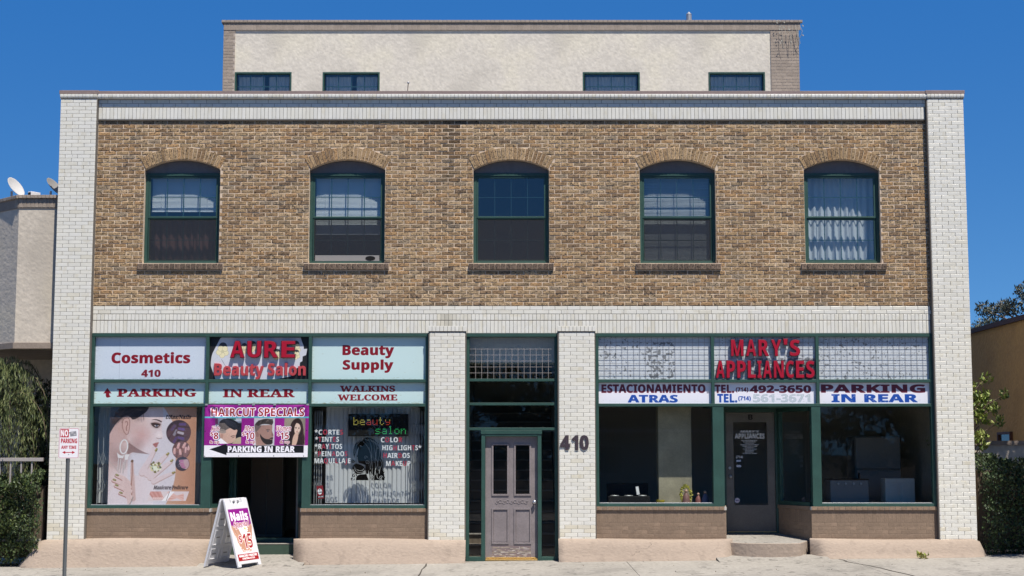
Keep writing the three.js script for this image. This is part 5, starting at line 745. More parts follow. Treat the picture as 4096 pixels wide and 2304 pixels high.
// ------------------------------------------------------------------ things inside the shops
part('display_shelf', bx(-7.55, -5.12, 0.6, 0.88, -1.0, -0.33), M.floorIn, shop); part('display_shelf', bx(-3.5, -0.9, 0.6, 0.88, -1.0, -0.33), M.floorIn, shop);
part('display_shelf', bx(0.9, 3.6, 0.5, 0.9, -1.15, -0.33), M.floorIn, shop); part('display_shelf', bx(5.1, 7.55, 0.5, 0.9, -2.0, -0.33), M.floorIn, shop);
part('wall_column', bx(2.53, 3.1, 0.9, 3.7, -0.95, -0.56), M.beige, shop);
{
  const w = thing('washing_machine', 'cream appliance back panel behind the right shop window', 'washing machine', [6.9, 0.9, -1.5]);
  part('body', rbx(-0.265, 0.265, 0, 0.435, -0.25, 0.1, 0.02, 3), M.enamel, w);
  for (const x of [-0.11, 0.11]) { const s = new THREE.Shape(); s.moveTo(x - 0.07, 0); s.lineTo(x - 0.07, 0.28); s.quadraticCurveTo(x - 0.07, 0.32, x - 0.03, 0.32); s.lineTo(x + 0.03, 0.32); s.quadraticCurveTo(x + 0.07, 0.32, x + 0.07, 0.28); s.lineTo(x + 0.07, 0); const g = new THREE.ExtrudeGeometry(s, { depth: 0.004, bevelEnabled: true, bevelSize: 0.008, bevelThickness: 0.006, bevelSegments: 2 }); g.translate(0, 0.01, 0.099); part('pressed_panel', g, M.enamel, w); }
  const fr = thing('refrigerator', 'tall grey refrigerator deep in the right shop window', 'refrigerator', [6.75, 0.37, -2.4]); part('cabinet', rbx(-0.42, 0.42, 0.02, 1.72, -0.7, 0, 0.02), M.grey, fr); part('door', rbx(-0.41, 0.41, 0.03, 1.1, 0.004, 0.05, 0.015), M.grey, fr); part('door', rbx(-0.41, 0.41, 1.12, 1.7, 0.004, 0.05, 0.015), M.grey, fr); part('handle', rbx(-0.38, -0.35, 0.7, 1.05, 0.052, 0.09, 0.008), M.black, fr);
  const st = thing('kitchen_stove', 'dark kitchen stove low in the right shop window', 'stove', [6.0, 0.9, -1.75]); part('body', rbx(-0.34, 0.34, 0, 0.4, -0.1, 0.35, 0.01), M.grey, st); part('cooktop', rbx(-0.345, 0.345, 0.402, 0.425, -0.1, 0.36, 0.005), M.black, st); for (const x of [-0.2, -0.07, 0.07, 0.2]) part('knob', (() => { const q = new THREE.CylinderGeometry(0.02, 0.022, 0.03, 12); q.rotateX(Math.PI / 2); q.translate(x, 0.34, 0.365); return q; })(), M.galv, st);
  const ra = thing('gas_range', 'black gas range in the left appliance shop window', 'stove', [1.95, 0.9, -0.62]); part('body', rbx(-0.3, 0.42, 0, 0.14, -0.25, 0.2, 0.01), M.black, ra); part('back_panel', rbx(-0.3, 0.42, 0.141, 0.36, -0.25, -0.2, 0.01), M.black, ra); for (const x of [-0.18, 0.06, 0.3]) part('burner', (() => { const q = new THREE.TorusGeometry(0.07, 0.008, 6, 20); q.rotateX(Math.PI / 2); q.translate(x, 0.15, 0.02); return q; })(), M.galv, ra); part('price_tag', (() => { const q = bx(-0.025, 0.025, 0, 0.14, 0, 0.002); q.rotateZ(0.15); q.translate(0.22, 0.17, 0.12); return q; })(), M.white, ra); part('pot', (() => { const q = new THREE.LatheGeometry([[0, 0], [0.06, 0], [0.075, 0.08], [0.07, 0.08], [0.057, 0.006], [0, 0.006]].map((p) => new THREE.Vector2(...p)), 18); q.translate(0.6, 0.0, 0.12); return q; })(), std(C(0.45, 0.36, 0.03), 0.5), ra);
  // small figures in the display
  const fig = (x, h, col, label, wreath) => { const t = thing('figurine', label, 'figurine', [x, 0.9, -0.42]); part('body', new THREE.LatheGeometry([[0, 0], [0.34, 0], [0.36, 0.05], [0.24, 0.1], [0.26, 0.3], [0.2, 0.55], [0.1, 0.72], [0.09, 0.76], [0, 0.78]].map(([a, b]) => new THREE.Vector2(a * h, b * h)), 16), std(C(...col), 0.6), t); const hd = new THREE.SphereGeometry(0.11 * h, 14, 10); hd.translate(0, 0.86 * h, 0.02 * h); part('head', hd, std(C(0.4, 0.25, 0.18), 0.6), t); if (wreath) { const r = rng(12), gs = []; for (let i = 0; i < 90; i++) { const a = (i / 90) * 6.283, q = 0.85 + 0.3 * r(); const l = new THREE.TetrahedronGeometry(0.018 + r() * 0.012); l.scale(0.6, 1.6, 0.5); l.rotateZ(-a + r()); l.translate(Math.sin(a) * 0.085 * q, 0.17 + Math.cos(a) * 0.15 * q, r() * 0.03); gs.push(l); } part('wreath', mergeGeometries(gs), std(C(0.3, 0.28, 0.04), 0.7), t).userData.kind = 'stuff'; } };
  fig(2.98, 0.27, [0.16, 0.08, 0.07], 'robed figurine inside a yellow green wreath in the window', true); fig(3.19, 0.21, [0.2, 0.07, 0.06], 'small reddish figurine next to the green post', false); fig(3.31, 0.25, [0.1, 0.1, 0.17], 'small bluish figurine between post and wreath', false);
  // salon: chairs and cabinet in the dark
  const cab = thing('cabinet', 'dim cabinet inside the open salon doorway', 'cabinet', [-4.55, 0.24, -2.6]); part('body', rbx(-0.3, 0.3, 0, 1.5, -0.4, 0, 0.01), M.darkWall, cab); part('door', rbx(-0.28, -0.01, 0.05, 1.45, 0.004, 0.02, 0.004), M.floorIn, cab); part('door', rbx(0.01, 0.28, 0.05, 1.45, 0.004, 0.02, 0.004), M.floorIn, cab);
}
// lettering and stickers on the glass of door B
{
  const map = canvasTex(700, 1000, (c, w, h) => { const W = '#d9d9dc'; put(c, "MARY'S", 140, 20, 560, 66, W, { skew: 0.25 }); put(c, 'APPLIANCES', 10, 90, 690, 205, W); [['BUSSINES', 160, 520], ['HOURS', 195, 485], ['OPEN', 245, 435], ['MONDAY TO SATURDAY', 125, 555], ['8:00 TO 7:00', 180, 510], ['LUNCH', 250, 425], ['2:00 TO 3:00', 175, 505], ['CLOSED', 240, 435], ['SUNDAY', 240, 435], ['9:00 to 3:00', 180, 505]].forEach(([s, a, b], i) => put(c, s, a, 238 + i * 33, b, 258 + i * 33, W)); put(c, '(714)', 30, 600, 185, 665, W); c.fillStyle = '#8296b8'; c.fillRect(30, 690, 110, 50); c.fillStyle = '#b9bfd0'; c.fillRect(30, 806, 110, 56); put(c, 'OPEN', 40, 700, 130, 730, '#dfe5f0'); });
  const g = new THREE.PlaneGeometry(0.54, 0.77); solo('door_lettering', g, new THREE.MeshStandardMaterial({ map, alphaTest: 0.5, roughness: 0.6, side: THREE.DoubleSide }), 'white opening hours lettering on the glass of door B', 'lettering').position.set(4.215, 1.81, -1.231);
  const q = new THREE.CircleGeometry(0.045, 24); solo('round_sticker', q, new THREE.MeshStandardMaterial({ map: canvasTex(128, 128, (c) => { c.fillStyle = '#b9b4c4'; c.fillRect(0, 0, 128, 128); put(c, 'Open', 20, 46, 108, 84, '#5a4a6a', { font: 'italic bold 90px serif' }); }), roughness: 0.6, side: THREE.DoubleSide }), 'round pale sticker low on the glass of door B', 'sticker').position.set(3.975, 0.95, -1.2305);
}
// ------------------------------------------------------------------ folding pavement sign
{
  const px = -4.605, pz = 0.45, t = thing('pavement_sign', 'white folding A-frame board advertising a Nails Special on the sidewalk', 'sign', [px, gy(px, pz) + 0.02, pz], 63.9 * R);
  t.rotation.z = 0.02;
  const V = (a) => a.map((p) => new THREE.Vector2(...p));
  const shape = () => { const s = new THREE.Shape(V([[-0.315, 0], [-0.235, 0], [-0.225, 0.045], [0.225, 0.045], [0.235, 0], [0.315, 0], [0.31, 1.1], [0.3, 1.14], [0.17, 1.14], [0.155, 1.06], [0.135, 1.06], [0.125, 1.115], [0.1, 1.14], [-0.1, 1.14], [-0.125, 1.115], [-0.135, 1.06], [-0.155, 1.06], [-0.17, 1.14], [-0.3, 1.14], [-0.31, 1.1]])); for (const x of [-0.055, 0.055]) { const h = new THREE.Path(); h.absellipse(x, 1.075, 0.038, 0.028, 0, 6.283); s.holes.push(h); } return s; };
  const mk = (name, sign) => {
    const g = new THREE.ExtrudeGeometry(shape(), { depth: 0.024, bevelEnabled: true, bevelSize: 0.006, bevelOffset: -0.006, bevelThickness: 0.006, bevelSegments: 2 }); g.translate(0, 0, -0.012);
    const m = part(name, muv(g), M.plastic, t); m.position.z = sign * 0.34; m.rotation.x = -sign * Math.atan2(0.315, 1.1); return m;
  };
  const f = mk('front_panel', 1), b = mk('back_panel', -1);
  for (const [y0, y1] of [[0.12, 0.3], [0.36, 0.62], [0.68, 0.92]]) for (const x of [-0.15, 0.15]) { part('rib', ring(x - 0.11, x + 0.11, y0, y1, 0.016, 0.026, 0.012), M.plastic, b); part('slot', rbx(x - 0.05, x + 0.05, (y0 + y1) / 2 - 0.01, (y0 + y1) / 2 + 0.01, 0.0165, 0.02, 0.001), M.grey, b); }
  part('hinge_pin', (() => { const q = new THREE.CylinderGeometry(0.012, 0.012, 0.6, 10); q.rotateZ(Math.PI / 2); q.translate(0, 1.09, 0); return q; })(), M.plastic, t);
  const map = canvasTex(560, 880, (c, w, h) => {
    c.fillStyle = '#e9e4e8'; c.fillRect(0, 0, w, h); c.fillStyle = '#8c1a86'; c.fillRect(0, 0, w, 320); c.fillStyle = '#7fc4cc'; c.fillRect(0, 296, w, 10);
    const r = rng(3); for (let i = 0; i < 4; i++) { finger(c, [[20 + i * 40, 300 + i * 10], [60 + i * 60, 470 + i * 20]], 52, 36, i % 2 ? '#b98a73' : '#c79a84'); finger(c, [[540 - i * 34, 300 + i * 12], [500 - i * 40, 460 + i * 20]], 52, 36, i % 2 ? '#b98a73' : '#c79a84'); nail(c, 60 + i * 60, 470 + i * 20, 34, 22, 1.2, '#efd9d4'); }
    c.fillStyle = '#c9997f'; c.beginPath(); c.moveTo(60, 420); c.quadraticCurveTo(90, 640, 180, 740); c.lineTo(270, 740); c.lineTo(280, 480); c.fill(); c.beginPath(); c.moveTo(500, 420); c.quadraticCurveTo(480, 640, 390, 740); c.lineTo(300, 740); c.lineTo(290, 480); c.fill();
    for (let i = 0; i < 5; i++) for (const s of [-1, 1]) { const x = 285 + s * (28 + i * 40), y = 730 - i * i * 9; finger(c, [[x - s * 8, y - 120], [x, y]], 46, 44 - i * 4, '#c4937a'); c.fillStyle = '#f3e0dc'; c.beginPath(); c.ellipse(x, y + 2, 17 - i * 2, 20 - i * 2, 0, 0, 7); c.fill(); c.strokeStyle = 'rgba(130,80,60,.6)'; c.lineWidth = 3; c.beginPath(); c.moveTo(x + s * 22, y - 110); c.lineTo(x + s * 20, y); c.stroke(); }
    for (let i = 0; i < 12; i++) { c.save(); c.translate(355, 345); c.rotate(i * 0.5236); c.fillStyle = '#fbfbf4'; c.beginPath(); c.ellipse(0, 44, 14, 40, 0, 0, 7); c.fill(); c.restore(); } c.fillStyle = '#b9b52a'; c.beginPath(); c.arc(355, 345, 20, 0, 7); c.fill();
    put(c, 'Nails', 40, 50, 510, 200, '#fbf8fb'); put(c, 'Special', 60, 210, 500, 340, '#9c1f22', { font: 'italic bold 90px serif', stroke: '#fbf4fb', lw: 10, skew: 0.2 });
    put(c, '$', 120, 450, 210, 590, '#a31c22', { stroke: '#fff', lw: 9 }); put(c, '15', 230, 430, 480, 680, '#a31c22', { stroke: '#fff', lw: 8 });
    c.fillStyle = '#a31c22'; c.fillRect(0, 766, w, 114); put(c, 'MANICURE / PEDICURE', 36, 780, 524, 816, '#fff'); put(c, 'STARTING AT $15', 110, 830, 450, 862, '#fff');
  });
  const pg = new THREE.PlaneGeometry(0.55, 0.865); pg.translate(0, 0.53, 0.0195); part('printed_sheet', pg, new THREE.MeshPhysicalMaterial({ map, roughness: 0.35 }), f);
}
// ------------------------------------------------------------------ no-parking sign
{
  const x = -6.72, z = 2.72, y = gy(x, z), t = thing('parking_sign', 'red and white NO PARKING ANY TIME sign on a steel post', 'sign', [x, y, z], 0.5);
  const u = new THREE.Shape([[-0.03, 0], [-0.022, 0.004], [-0.012, 0.004], [-0.01, -0.022], [0.01, -0.022], [0.012, 0.004], [0.022, 0.004], [0.03, 0], [0.03, -0.004], [0.016, -0.002], [0.014, -0.026], [-0.014, -0.026], [-0.016, -0.002], [-0.03, -0.004]].map((p) => new THREE.Vector2(...p)));
  const g = new THREE.ExtrudeGeometry(u, { depth: 2.28, bevelEnabled: false }); g.rotateX(-Math.PI / 2); part('post', muv(g), std(C(0.16, 0.17, 0.17), 0.5, { metalness: 0.5 }), t);
  const map = canvasTex(600, 960, (c, w, h) => { c.fillStyle = '#e8e6ea'; c.fillRect(0, 0, w, h); c.strokeStyle = '#b23a48'; c.lineWidth = 12; c.beginPath(); c.roundRect(16, 16, w - 32, h - 32, 50); c.stroke(); c.fillStyle = '#b3202f'; c.fillRect(40, 40, 250, 260); put(c, 'NO', 62, 70, 262, 262, '#f3eef0'); c.fillStyle = '#8a8a90'; c.save(); c.translate(420, 190); c.rotate(-0.15); c.fillRect(-95, -80, 190, 150); c.fillStyle = '#b9b6b8'; c.fillRect(-60, -60, 70, 40); c.fillRect(10, 0, 60, 40); c.restore(); put(c, 'PARKING', 66, 336, 540, 480, '#b3202f'); put(c, 'ANY TIME', 80, 560, 520, 660, '#b3202f'); c.fillStyle = '#b3202f'; c.fillRect(170, 760, 260, 26); c.beginPath(); c.moveTo(110, 773); c.lineTo(200, 722); c.lineTo(200, 824); c.fill(); c.beginPath(); c.moveTo(490, 773); c.lineTo(400, 722); c.lineTo(400, 824); c.fill(); });
  const s = new THREE.Shape(); const W = 0.152, H = 0.229, q = 0.03; s.moveTo(-W + q, -H); s.lineTo(W - q, -H); s.absarc(W - q, -H + q, q, -Math.PI / 2, 0); s.lineTo(W, H - q); s.absarc(W - q, H - q, q, 0, Math.PI / 2); s.lineTo(-W + q, H); s.absarc(-W + q, H - q, q, Math.PI / 2, Math.PI); s.lineTo(-W, -H + q); s.absarc(-W + q, -H + q, q, Math.PI, Math.PI * 1.5);
  const pg = new THREE.ExtrudeGeometry(s, { depth: 0.003, bevelEnabled: false, curveSegments: 6 }); const p = pg.attributes.position, uv = pg.attributes.uv; for (let i = 0; i < p.count; i++) uv.setXY(i, (p.getX(i) + W) / (2 * W), (p.getY(i) + H) / (2 * H)); pg.translate(0, 2.06, 0.03);
  const pl = part('sign_plate', pg, [new THREE.MeshStandardMaterial({ map, roughness: 0.4 }), M.galv], t);
  for (const yy of [1.9, 2.22]) part('bolt', (() => { const b = new THREE.SphereGeometry(0.008, 8, 6); b.translate(0, yy, 0.034); return b; })(), M.steel, pl);
}
// ------------------------------------------------------------------ taller block behind the parapet
{
  const z = -5.5, t = thing('rear_building', 'cream stucco upper block with taupe brick trim behind the parapet', 'building', [0, 0, 0]);
  const body = part('stucco_wall', (() => { const s = new THREE.Shape([[-5.84, 7], [5.45, 7], [5.45, 10.655], [-5.84, 10.655]].map((p) => new THREE.Vector2(...p))); for (const [a, b] of [[-5.833, -4.639], [-3.983, -2.783], [1.49, 2.691], [4.134, 5.324]]) s.holes.push(new THREE.Path([[a, 8.3], [a, 9.76], [b, 9.76], [b, 8.3]].map((p) => new THREE.Vector2(...p)))); const g = new THREE.ExtrudeGeometry(s, { depth: 0.2, bevelEnabled: false }); g.translate(0, 0, z - 0.2); return muv(g); })(), M.stucco, t);
  part('block', bx(-6.06, 6.03, 7, 10.8, -14, -9.2), M.stucco2, t); part('side_wall', bx(-6.06, -5.9, 7, 10.8, -9.2, z - 0.2), M.stucco2, t); part('side_wall', bx(5.9, 6.03, 7, 10.8, -9.2, z - 0.2), M.stucco2, t); part('roof', bx(-5.9, 5.9, 10.6, 10.75, -9.2, z - 0.21), M.grey, t);
  part('floor', bx(-5.9, 5.9, 7.6, 7.7, -9.2, z - 0.21), M.wallIn, t);
  const r = rng(88), bs = [], sd = [], cp = []; for (let i = 0; i < 10; i++) { const k = 0.94 + r() * 0.14; bs.push(brickGeo(0.21, 0.0605, 0.02, 0.004, 0.002, 0.001, 900 + i, [k, k, k])); sd.push(brickGeo(0.064, 0.135, 0.02, 0.004, 0.002, 0.001, 920 + i, [k, k, k])); cp.push(brickGeo(0.086, 0.052, 0.08, 0.004, 0.003, 0.001, 940 + i, [k, k, k])); }
  const grout = std(C(0.42, 0.36, 0.31), 0.9);
  const qL = part('corner_pier', bx(-6.085, -5.84, 7, 10.79, z - 0.2, z + 0.016), grout, t), qR = part('corner_pier', bx(5.45, 6.05, 7, 10.79, z - 0.2, z + 0.016), grout, t);
  const rows = (x0, x1, pr) => { let k = 0; for (let y = 9.1; y < 10.65; y += 0.0665, k++) for (let x = x0 - (k % 2) * 0.107; x < x1 - 0.02; x += 0.2145) { const a = Math.max(x + 0.003, x0), b = Math.min(x + 0.2115, x1); if (b - a < 0.03) continue; const m = part('pier_brick', pick(r, bs), M.greyBrick, pr); m.position.set((a + b) / 2, y, z + 0.02); m.scale.x = (b - a) / 0.21; } };
  rows(-6.085, -5.84, qL); rows(5.45, 6.05, qR);
  const band = part('brick_band', bx(-6.085, 6.05, 10.655, 10.8, z - 0.2, z + 0.026), grout, t); for (let x = -6.085; x < 6.02; x += 0.068) { const m = part('band_brick', pick(r, sd), M.greyBrick, band); m.position.set(x + 0.034, 10.726, z + 0.03); }
  const cap = part('parapet_cap', bx(-6.12, 6.08, 10.8, 10.862, z - 0.3, z + 0.04), M.grout, t); for (let x = -6.13; x < 6.04; x += 0.0915) { const m = part('cap_brick', pick(r, cp), M.greyBrick, cap); m.position.set(x + 0.046, 10.845, z + 0.052); }
  part('parapet_back', bx(-6.1, 6.06, 10.79, 10.872, z - 0.35, z - 0.03), M.greyPlain, cap);
  for (const [a, b, cur] of [[-5.833, -4.639, 1], [-3.983, -2.783, 1], [1.49, 2.691, 2], [4.134, 5.324, 2]]) {
    const w = part('window', ring(a, b, 8.3, 9.76, z - 0.12, z + 0.006, 0.032), M.green, t); pane(a + 0.05, b - 0.05, 8.35, 9.71, z - 0.05, w, M.glass2);
    for (let k = 1; k < 4; k++) { const x = mix(a + 0.05, b - 0.05, k / 4); part('muntin', bx(x - 0.01, x + 0.01, 8.35, 9.71, z - 0.075, z - 0.06), M.green, w); } for (const y of [9.46, 9.2]) part('muntin', bx(a + 0.05, b - 0.05, y - 0.01, y + 0.01, z - 0.076, z - 0.062), M.green, w);
    part('curtain', wavy(a + 0.06, a + 0.45 * (b - a) * cur + 0.06, 8.4, 9.7, z - 0.2, 0.02, 7 * cur, Math.round(a * 7) + 60), M.curtain, w); if (cur === 1) part('curtain', wavy(b - 0.42 * (b - a), b - 0.06, 8.4, 9.7, z - 0.2, 0.02, 6, Math.round(a * 7) + 61), M.curtain, w);
  }
  const v = thing('roof_vent', 'small galvanised vent pipe on the roof of the rear block', 'vent', [3.77, 10.75, -5.75]); part('pipe', cyl(0.058, 0.058, 0.33, 0, 0, 0), M.galv, v); part('cone_cap', new THREE.ConeGeometry(0.062, 0.06, 16).translate(0, 0.36, 0), M.galv, v);
  const an = thing('roof_rod', 'thin rusty rod standing on the front roof', 'rod', [-1.87, 7.55, -1.0]); part('rod', tube([[0, 0, 0], [0.005, 0.4, 0], [-0.01, 0.72, 0], [0, 0.86, 0]], 0.008), std(C(0.12, 0.08, 0.06), 0.9), an); part('tip', new THREE.SphereGeometry(0.022, 8, 6).translate(0, 0.87, 0), M.galv, an);
  const wv = thing('dry_vine', 'dead grey vine tangle at the corner of the rear block', 'vine', [5.85, 10.55, z + 0.09]); for (let i = 0; i < 8; i++) { const x = (r() - 0.5) * 0.4, y = 0.26 - r() * 0.12; part('twig', tube([[x, y, 0], [x - 0.03 + r() * 0.1, y - 0.12 - r() * 0.1, 0.03], [x - 0.05 + r() * 0.14, y - 0.25 - r() * 0.3, 0.01]], 0.0045, 6, 4), std(C(0.36, 0.35, 0.3), 0.9), wv); }
  const vl = []; for (let i = 0; i < 16; i++) { const l = new THREE.TetrahedronGeometry(0.02); l.scale(1, 1.6, 0.3); l.rotateZ(r() * 6); l.translate((r() - 0.5) * 0.55, 0.28 - r() * r() * 0.65, 0.03); vl.push(l); } part('dead_leaves', mergeGeometries(vl), std(C(0.36, 0.35, 0.3), 0.9), wv).userData.kind = 'stuff';
}
// ------------------------------------------------------------------ neighbours
{
  const t = thing('neighbour_building', 'tan stucco building with angled corner left of the white pillar', 'building'), z = -0.15, xc = -8.53;
  const foot = (o, y0, y1) => { const s = new THREE.Shape([[xc - o * 0.42, -(z + o)], [-7.86, -(z + o)], [-7.86, 12], [-16, 12], [-16, -(z + o) + 6.8 - o]].map((p) => new THREE.Vector2(...p))); const g = new THREE.ExtrudeGeometry(s, { depth: y1 - y0, bevelEnabled: false }); g.rotateX(-Math.PI / 2); g.translate(0, y0, 0); return muv(g); };
  part('wall', foot(0, 3.62, 6.02), M.stucco2, t); part('passage_wall', bx(-16, -7.9, -0.4, 3.7, -9, -3.2), M.stucco2, t); const bd = part('brick_band', foot(0.012, 5.99, 6.17), M.greyPlain, t); part('string_course', foot(0.03, 3.56, 3.66), M.greyPlain, t);
  const r = rng(71), cp = [], sd = []; for (let i = 0; i < 8; i++) { const k = 0.9 + r() * 0.2; cp.push(brickGeo(0.062, 0.055, 0.06, 0.004, 0.003, 0.001, 960 + i, [k, k, k])); sd.push(brickGeo(0.062, 0.15, 0.02, 0.003, 0.002, 0.001, 980 + i, [k, k, k])); }
  part('parapet_cap', foot(0.03, 6.17, 6.21), M.greyPlain, t);
  for (let x = xc; x < -7.86; x += 0.067) { let m = part('cap_brick', pick(r, cp), M.greyBrick, bd); m.position.set(x + 0.033, 6.19, z + 0.055); m = part('band_brick', pick(r, sd), M.greyBrick, bd); m.position.set(x + 0.033, 6.08, z + 0.018); }
  const d = Math.SQRT1_2; for (let s = 0.03; s < 1.4; s += 0.067) { let m = part('cap_brick', pick(r, cp), M.greyBrick, bd); m.position.set(xc - 0.02 - s * d - 0.02, 6.19, z - s * d + 0.045); m.rotation.y = -Math.PI / 4; m = part('band_brick', pick(r, sd), M.greyBrick, bd); m.position.set(xc - s * d - 0.015, 6.08, z - s * d + 0.012); m.rotation.y = -Math.PI / 4; }
  const dish = (x, y, zz, turn, tilt, mat, label) => { const q = thing('satellite_dish', label, 'satellite dish', [x, y, zz], turn, 'dishes on the neighbouring roof'); const pts = []; for (let i = 0; i <= 8; i++) { const a = i / 8; pts.push(new THREE.Vector2(a * 0.2, a * a * 0.04)); } for (let i = 8; i >= 0; i--) { const a = i / 8; pts.push(new THREE.Vector2(a * 0.2, a * a * 0.04 - 0.008)); } const g = new THREE.LatheGeometry(pts, 28); g.rotateX(Math.PI / 2); g.rotateX(-tilt); g.translate(0, 0.4, 0); part('reflector', g, mat, q); part('mast', cyl(0.02, 0.02, 0.34, 0, 0, -0.06), M.galv, q); part('feed_arm', stick([0, 0.1, 0.02], [0, 0.2, 0.42], 0.012), M.plastic, q); part('feed_head', rbx(-0.04, 0.04, 0.17, 0.27, 0.38, 0.45, 0.01), M.grey, q); };
  dish(-8.9, 6.1, -1.0, 1.25, 0.55, std(C(0.5, 0.5, 0.5), 0.5), 'white satellite dish at the left edge of the roofline'); dish(-8.2, 6.1, -1.0, 1.3, 0.65, M.grey, 'grey satellite dish next to the white pillar');
  const cm = thing('roof_camera', 'small white box unit on the neighbouring roof edge', 'camera', [-8.42, 6.2, -0.6], -0.6); part('bracket', cyl(0.02, 0.02, 0.07, 0, 0, 0), M.galv, cm); part('housing', rbx(-0.05, 0.05, 0.06, 0.15, -0.1, 0.1, 0.01), M.plastic, cm); part('lens', rbx(-0.035, 0.035, 0.075, 0.135, 0.1, 0.106, 0.004), M.black, cm);
}
{
  const t = thing('mustard_building', 'mustard stucco building beyond the right pillar', 'building');
  part('wall', bx(10.2, 18, -0.3, 4.42, -16, -3.2), M.mustard, t); part('roof_edge', bx(10.14, 18.1, 4.42, 4.52, -16.1, -3.1), std(C(0.07, 0.035, 0.03), 0.7), t);
  const w = part('window', (() => { const g = ring(-0.42, 0.42, 1.35, 2.22, -0.02, 0.05, 0.05); g.rotateY(-Math.PI / 2); g.translate(10.19, 0, -5.7); return g; })(), std(C(0.09, 0.04, 0.03), 0.6), t); part('pane', (() => { const g = new THREE.PlaneGeometry(0.76, 0.8); g.rotateY(-Math.PI / 2); g.translate(10.18, 1.78, -5.7); return g; })(), std(C(0.04, 0.04, 0.045), 0.1), w);
  const gw = thing('garden_wall', 'tan stucco garden wall with brick cap behind the right hedge', 'wall'); part('wall', bx(7.83, 14, -0.2, 1.93, -2.7, -2.5), M.stucco2, gw); part('cap', bx(7.83, 14.02, 1.931, 2.01, -2.74, -2.46), M.greyPlain, gw);
}
// ------------------------------------------------------------------ planting
function leaves(n, at, w, l, cols, seed, droop = 0) {                   // folded leaf faces, each with its own turn and tone
  const r = rng(seed), P = [], Cc = [], e = new THREE.Euler(), v = new THREE.Vector3();
  for (let i = 0; i < n; i++) {
    const p = at(r, i), s = 0.7 + r() * 0.6, c = pick(r, cols), k = 0.75 + r() * 0.5; e.set(droop ? (r() - 0.5) * 0.8 : (r() - 0.5) * 2.4, r() * 6.283, droop ? Math.PI + (r() - 0.5) * droop : (r() - 0.5) * 2.4);
    const q = [[0, 0, 0], [-w / 2, l * 0.45, w * 0.18], [0, l, 0], [w / 2, l * 0.45, w * 0.18]].map((a) => v.set(a[0] * s, a[1] * s, a[2] * s).applyEuler(e).toArray().map((x, j) => x + p[j]));
    for (const f of [[0, 2, 1], [0, 3, 2]]) for (const j of f) { P.push(...q[j]); Cc.push(c[0] * k, c[1] * k, c[2] * k); }
  }
  const g = new THREE.BufferGeometry(); g.setAttribute('position', new THREE.Float32BufferAttribute(P, 3)); g.setAttribute('color', new THREE.Float32BufferAttribute(Cc, 3)); g.computeVertexNormals(); return g;
}
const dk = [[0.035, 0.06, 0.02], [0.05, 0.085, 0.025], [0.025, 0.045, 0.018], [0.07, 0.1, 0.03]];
function hedge(label, x0, x1, y0, y1, z0, z1, n, cols, seed) {
  const t = thing('hedge', label, 'hedge', [(x0 + x1) / 2, y0, (z0 + z1) / 2]), W = x1 - x0, H = y1 - y0, D = z1 - z0, bump = (u, v) => 0.12 * Math.sin(u * 6 + seed) + 0.09 * Math.sin(v * 9 + u * 4);
  part('foliage', leaves(n, (r) => { const x = (r() - 0.5) * W, top = H + 0.09 * Math.sin(x * 7 + seed) + 0.06 * Math.sin(x * 17); if (r() < 0.28) { return [x, top - r() * r() * 0.16, (r() - 0.5) * D]; } const y = Math.pow(r(), 0.85) * top; return [x + (Math.abs(x) > W / 2 - 0.1 ? (r() - 0.5) * 0.12 : 0), y, D / 2 - r() * r() * 0.35 + bump(x, y) * 0.55 - (y < 0.25 ? 0.2 * (0.25 - y) * 4 : 0)]; }, 0.036, 0.055, cols, seed), M.leaf, t);
  for (let i = 0; i < 7; i++) { const x = (i / 6 - 0.5) * W * 0.9; part('stem', tube([[x, -0.1, 0], [x + 0.04, H * 0.4, 0.03], [x - 0.03, H * 0.9, 0.0]], 0.018, 8, 5), M.bark, t); }
  part('twig_core', bx(-W / 2 + 0.02, W / 2 - 0.02, 0.12, H - 0.14, -D / 2 + 0.02, D / 2 - 0.42), M.bark, t);
}
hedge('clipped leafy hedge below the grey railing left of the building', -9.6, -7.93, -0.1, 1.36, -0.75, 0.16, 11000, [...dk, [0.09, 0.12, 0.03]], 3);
hedge('dark leafy hedge right of the right pillar', 8.0, 10.4, 0.02, 1.62, -1.4, -0.12, 13000, dk, 8);
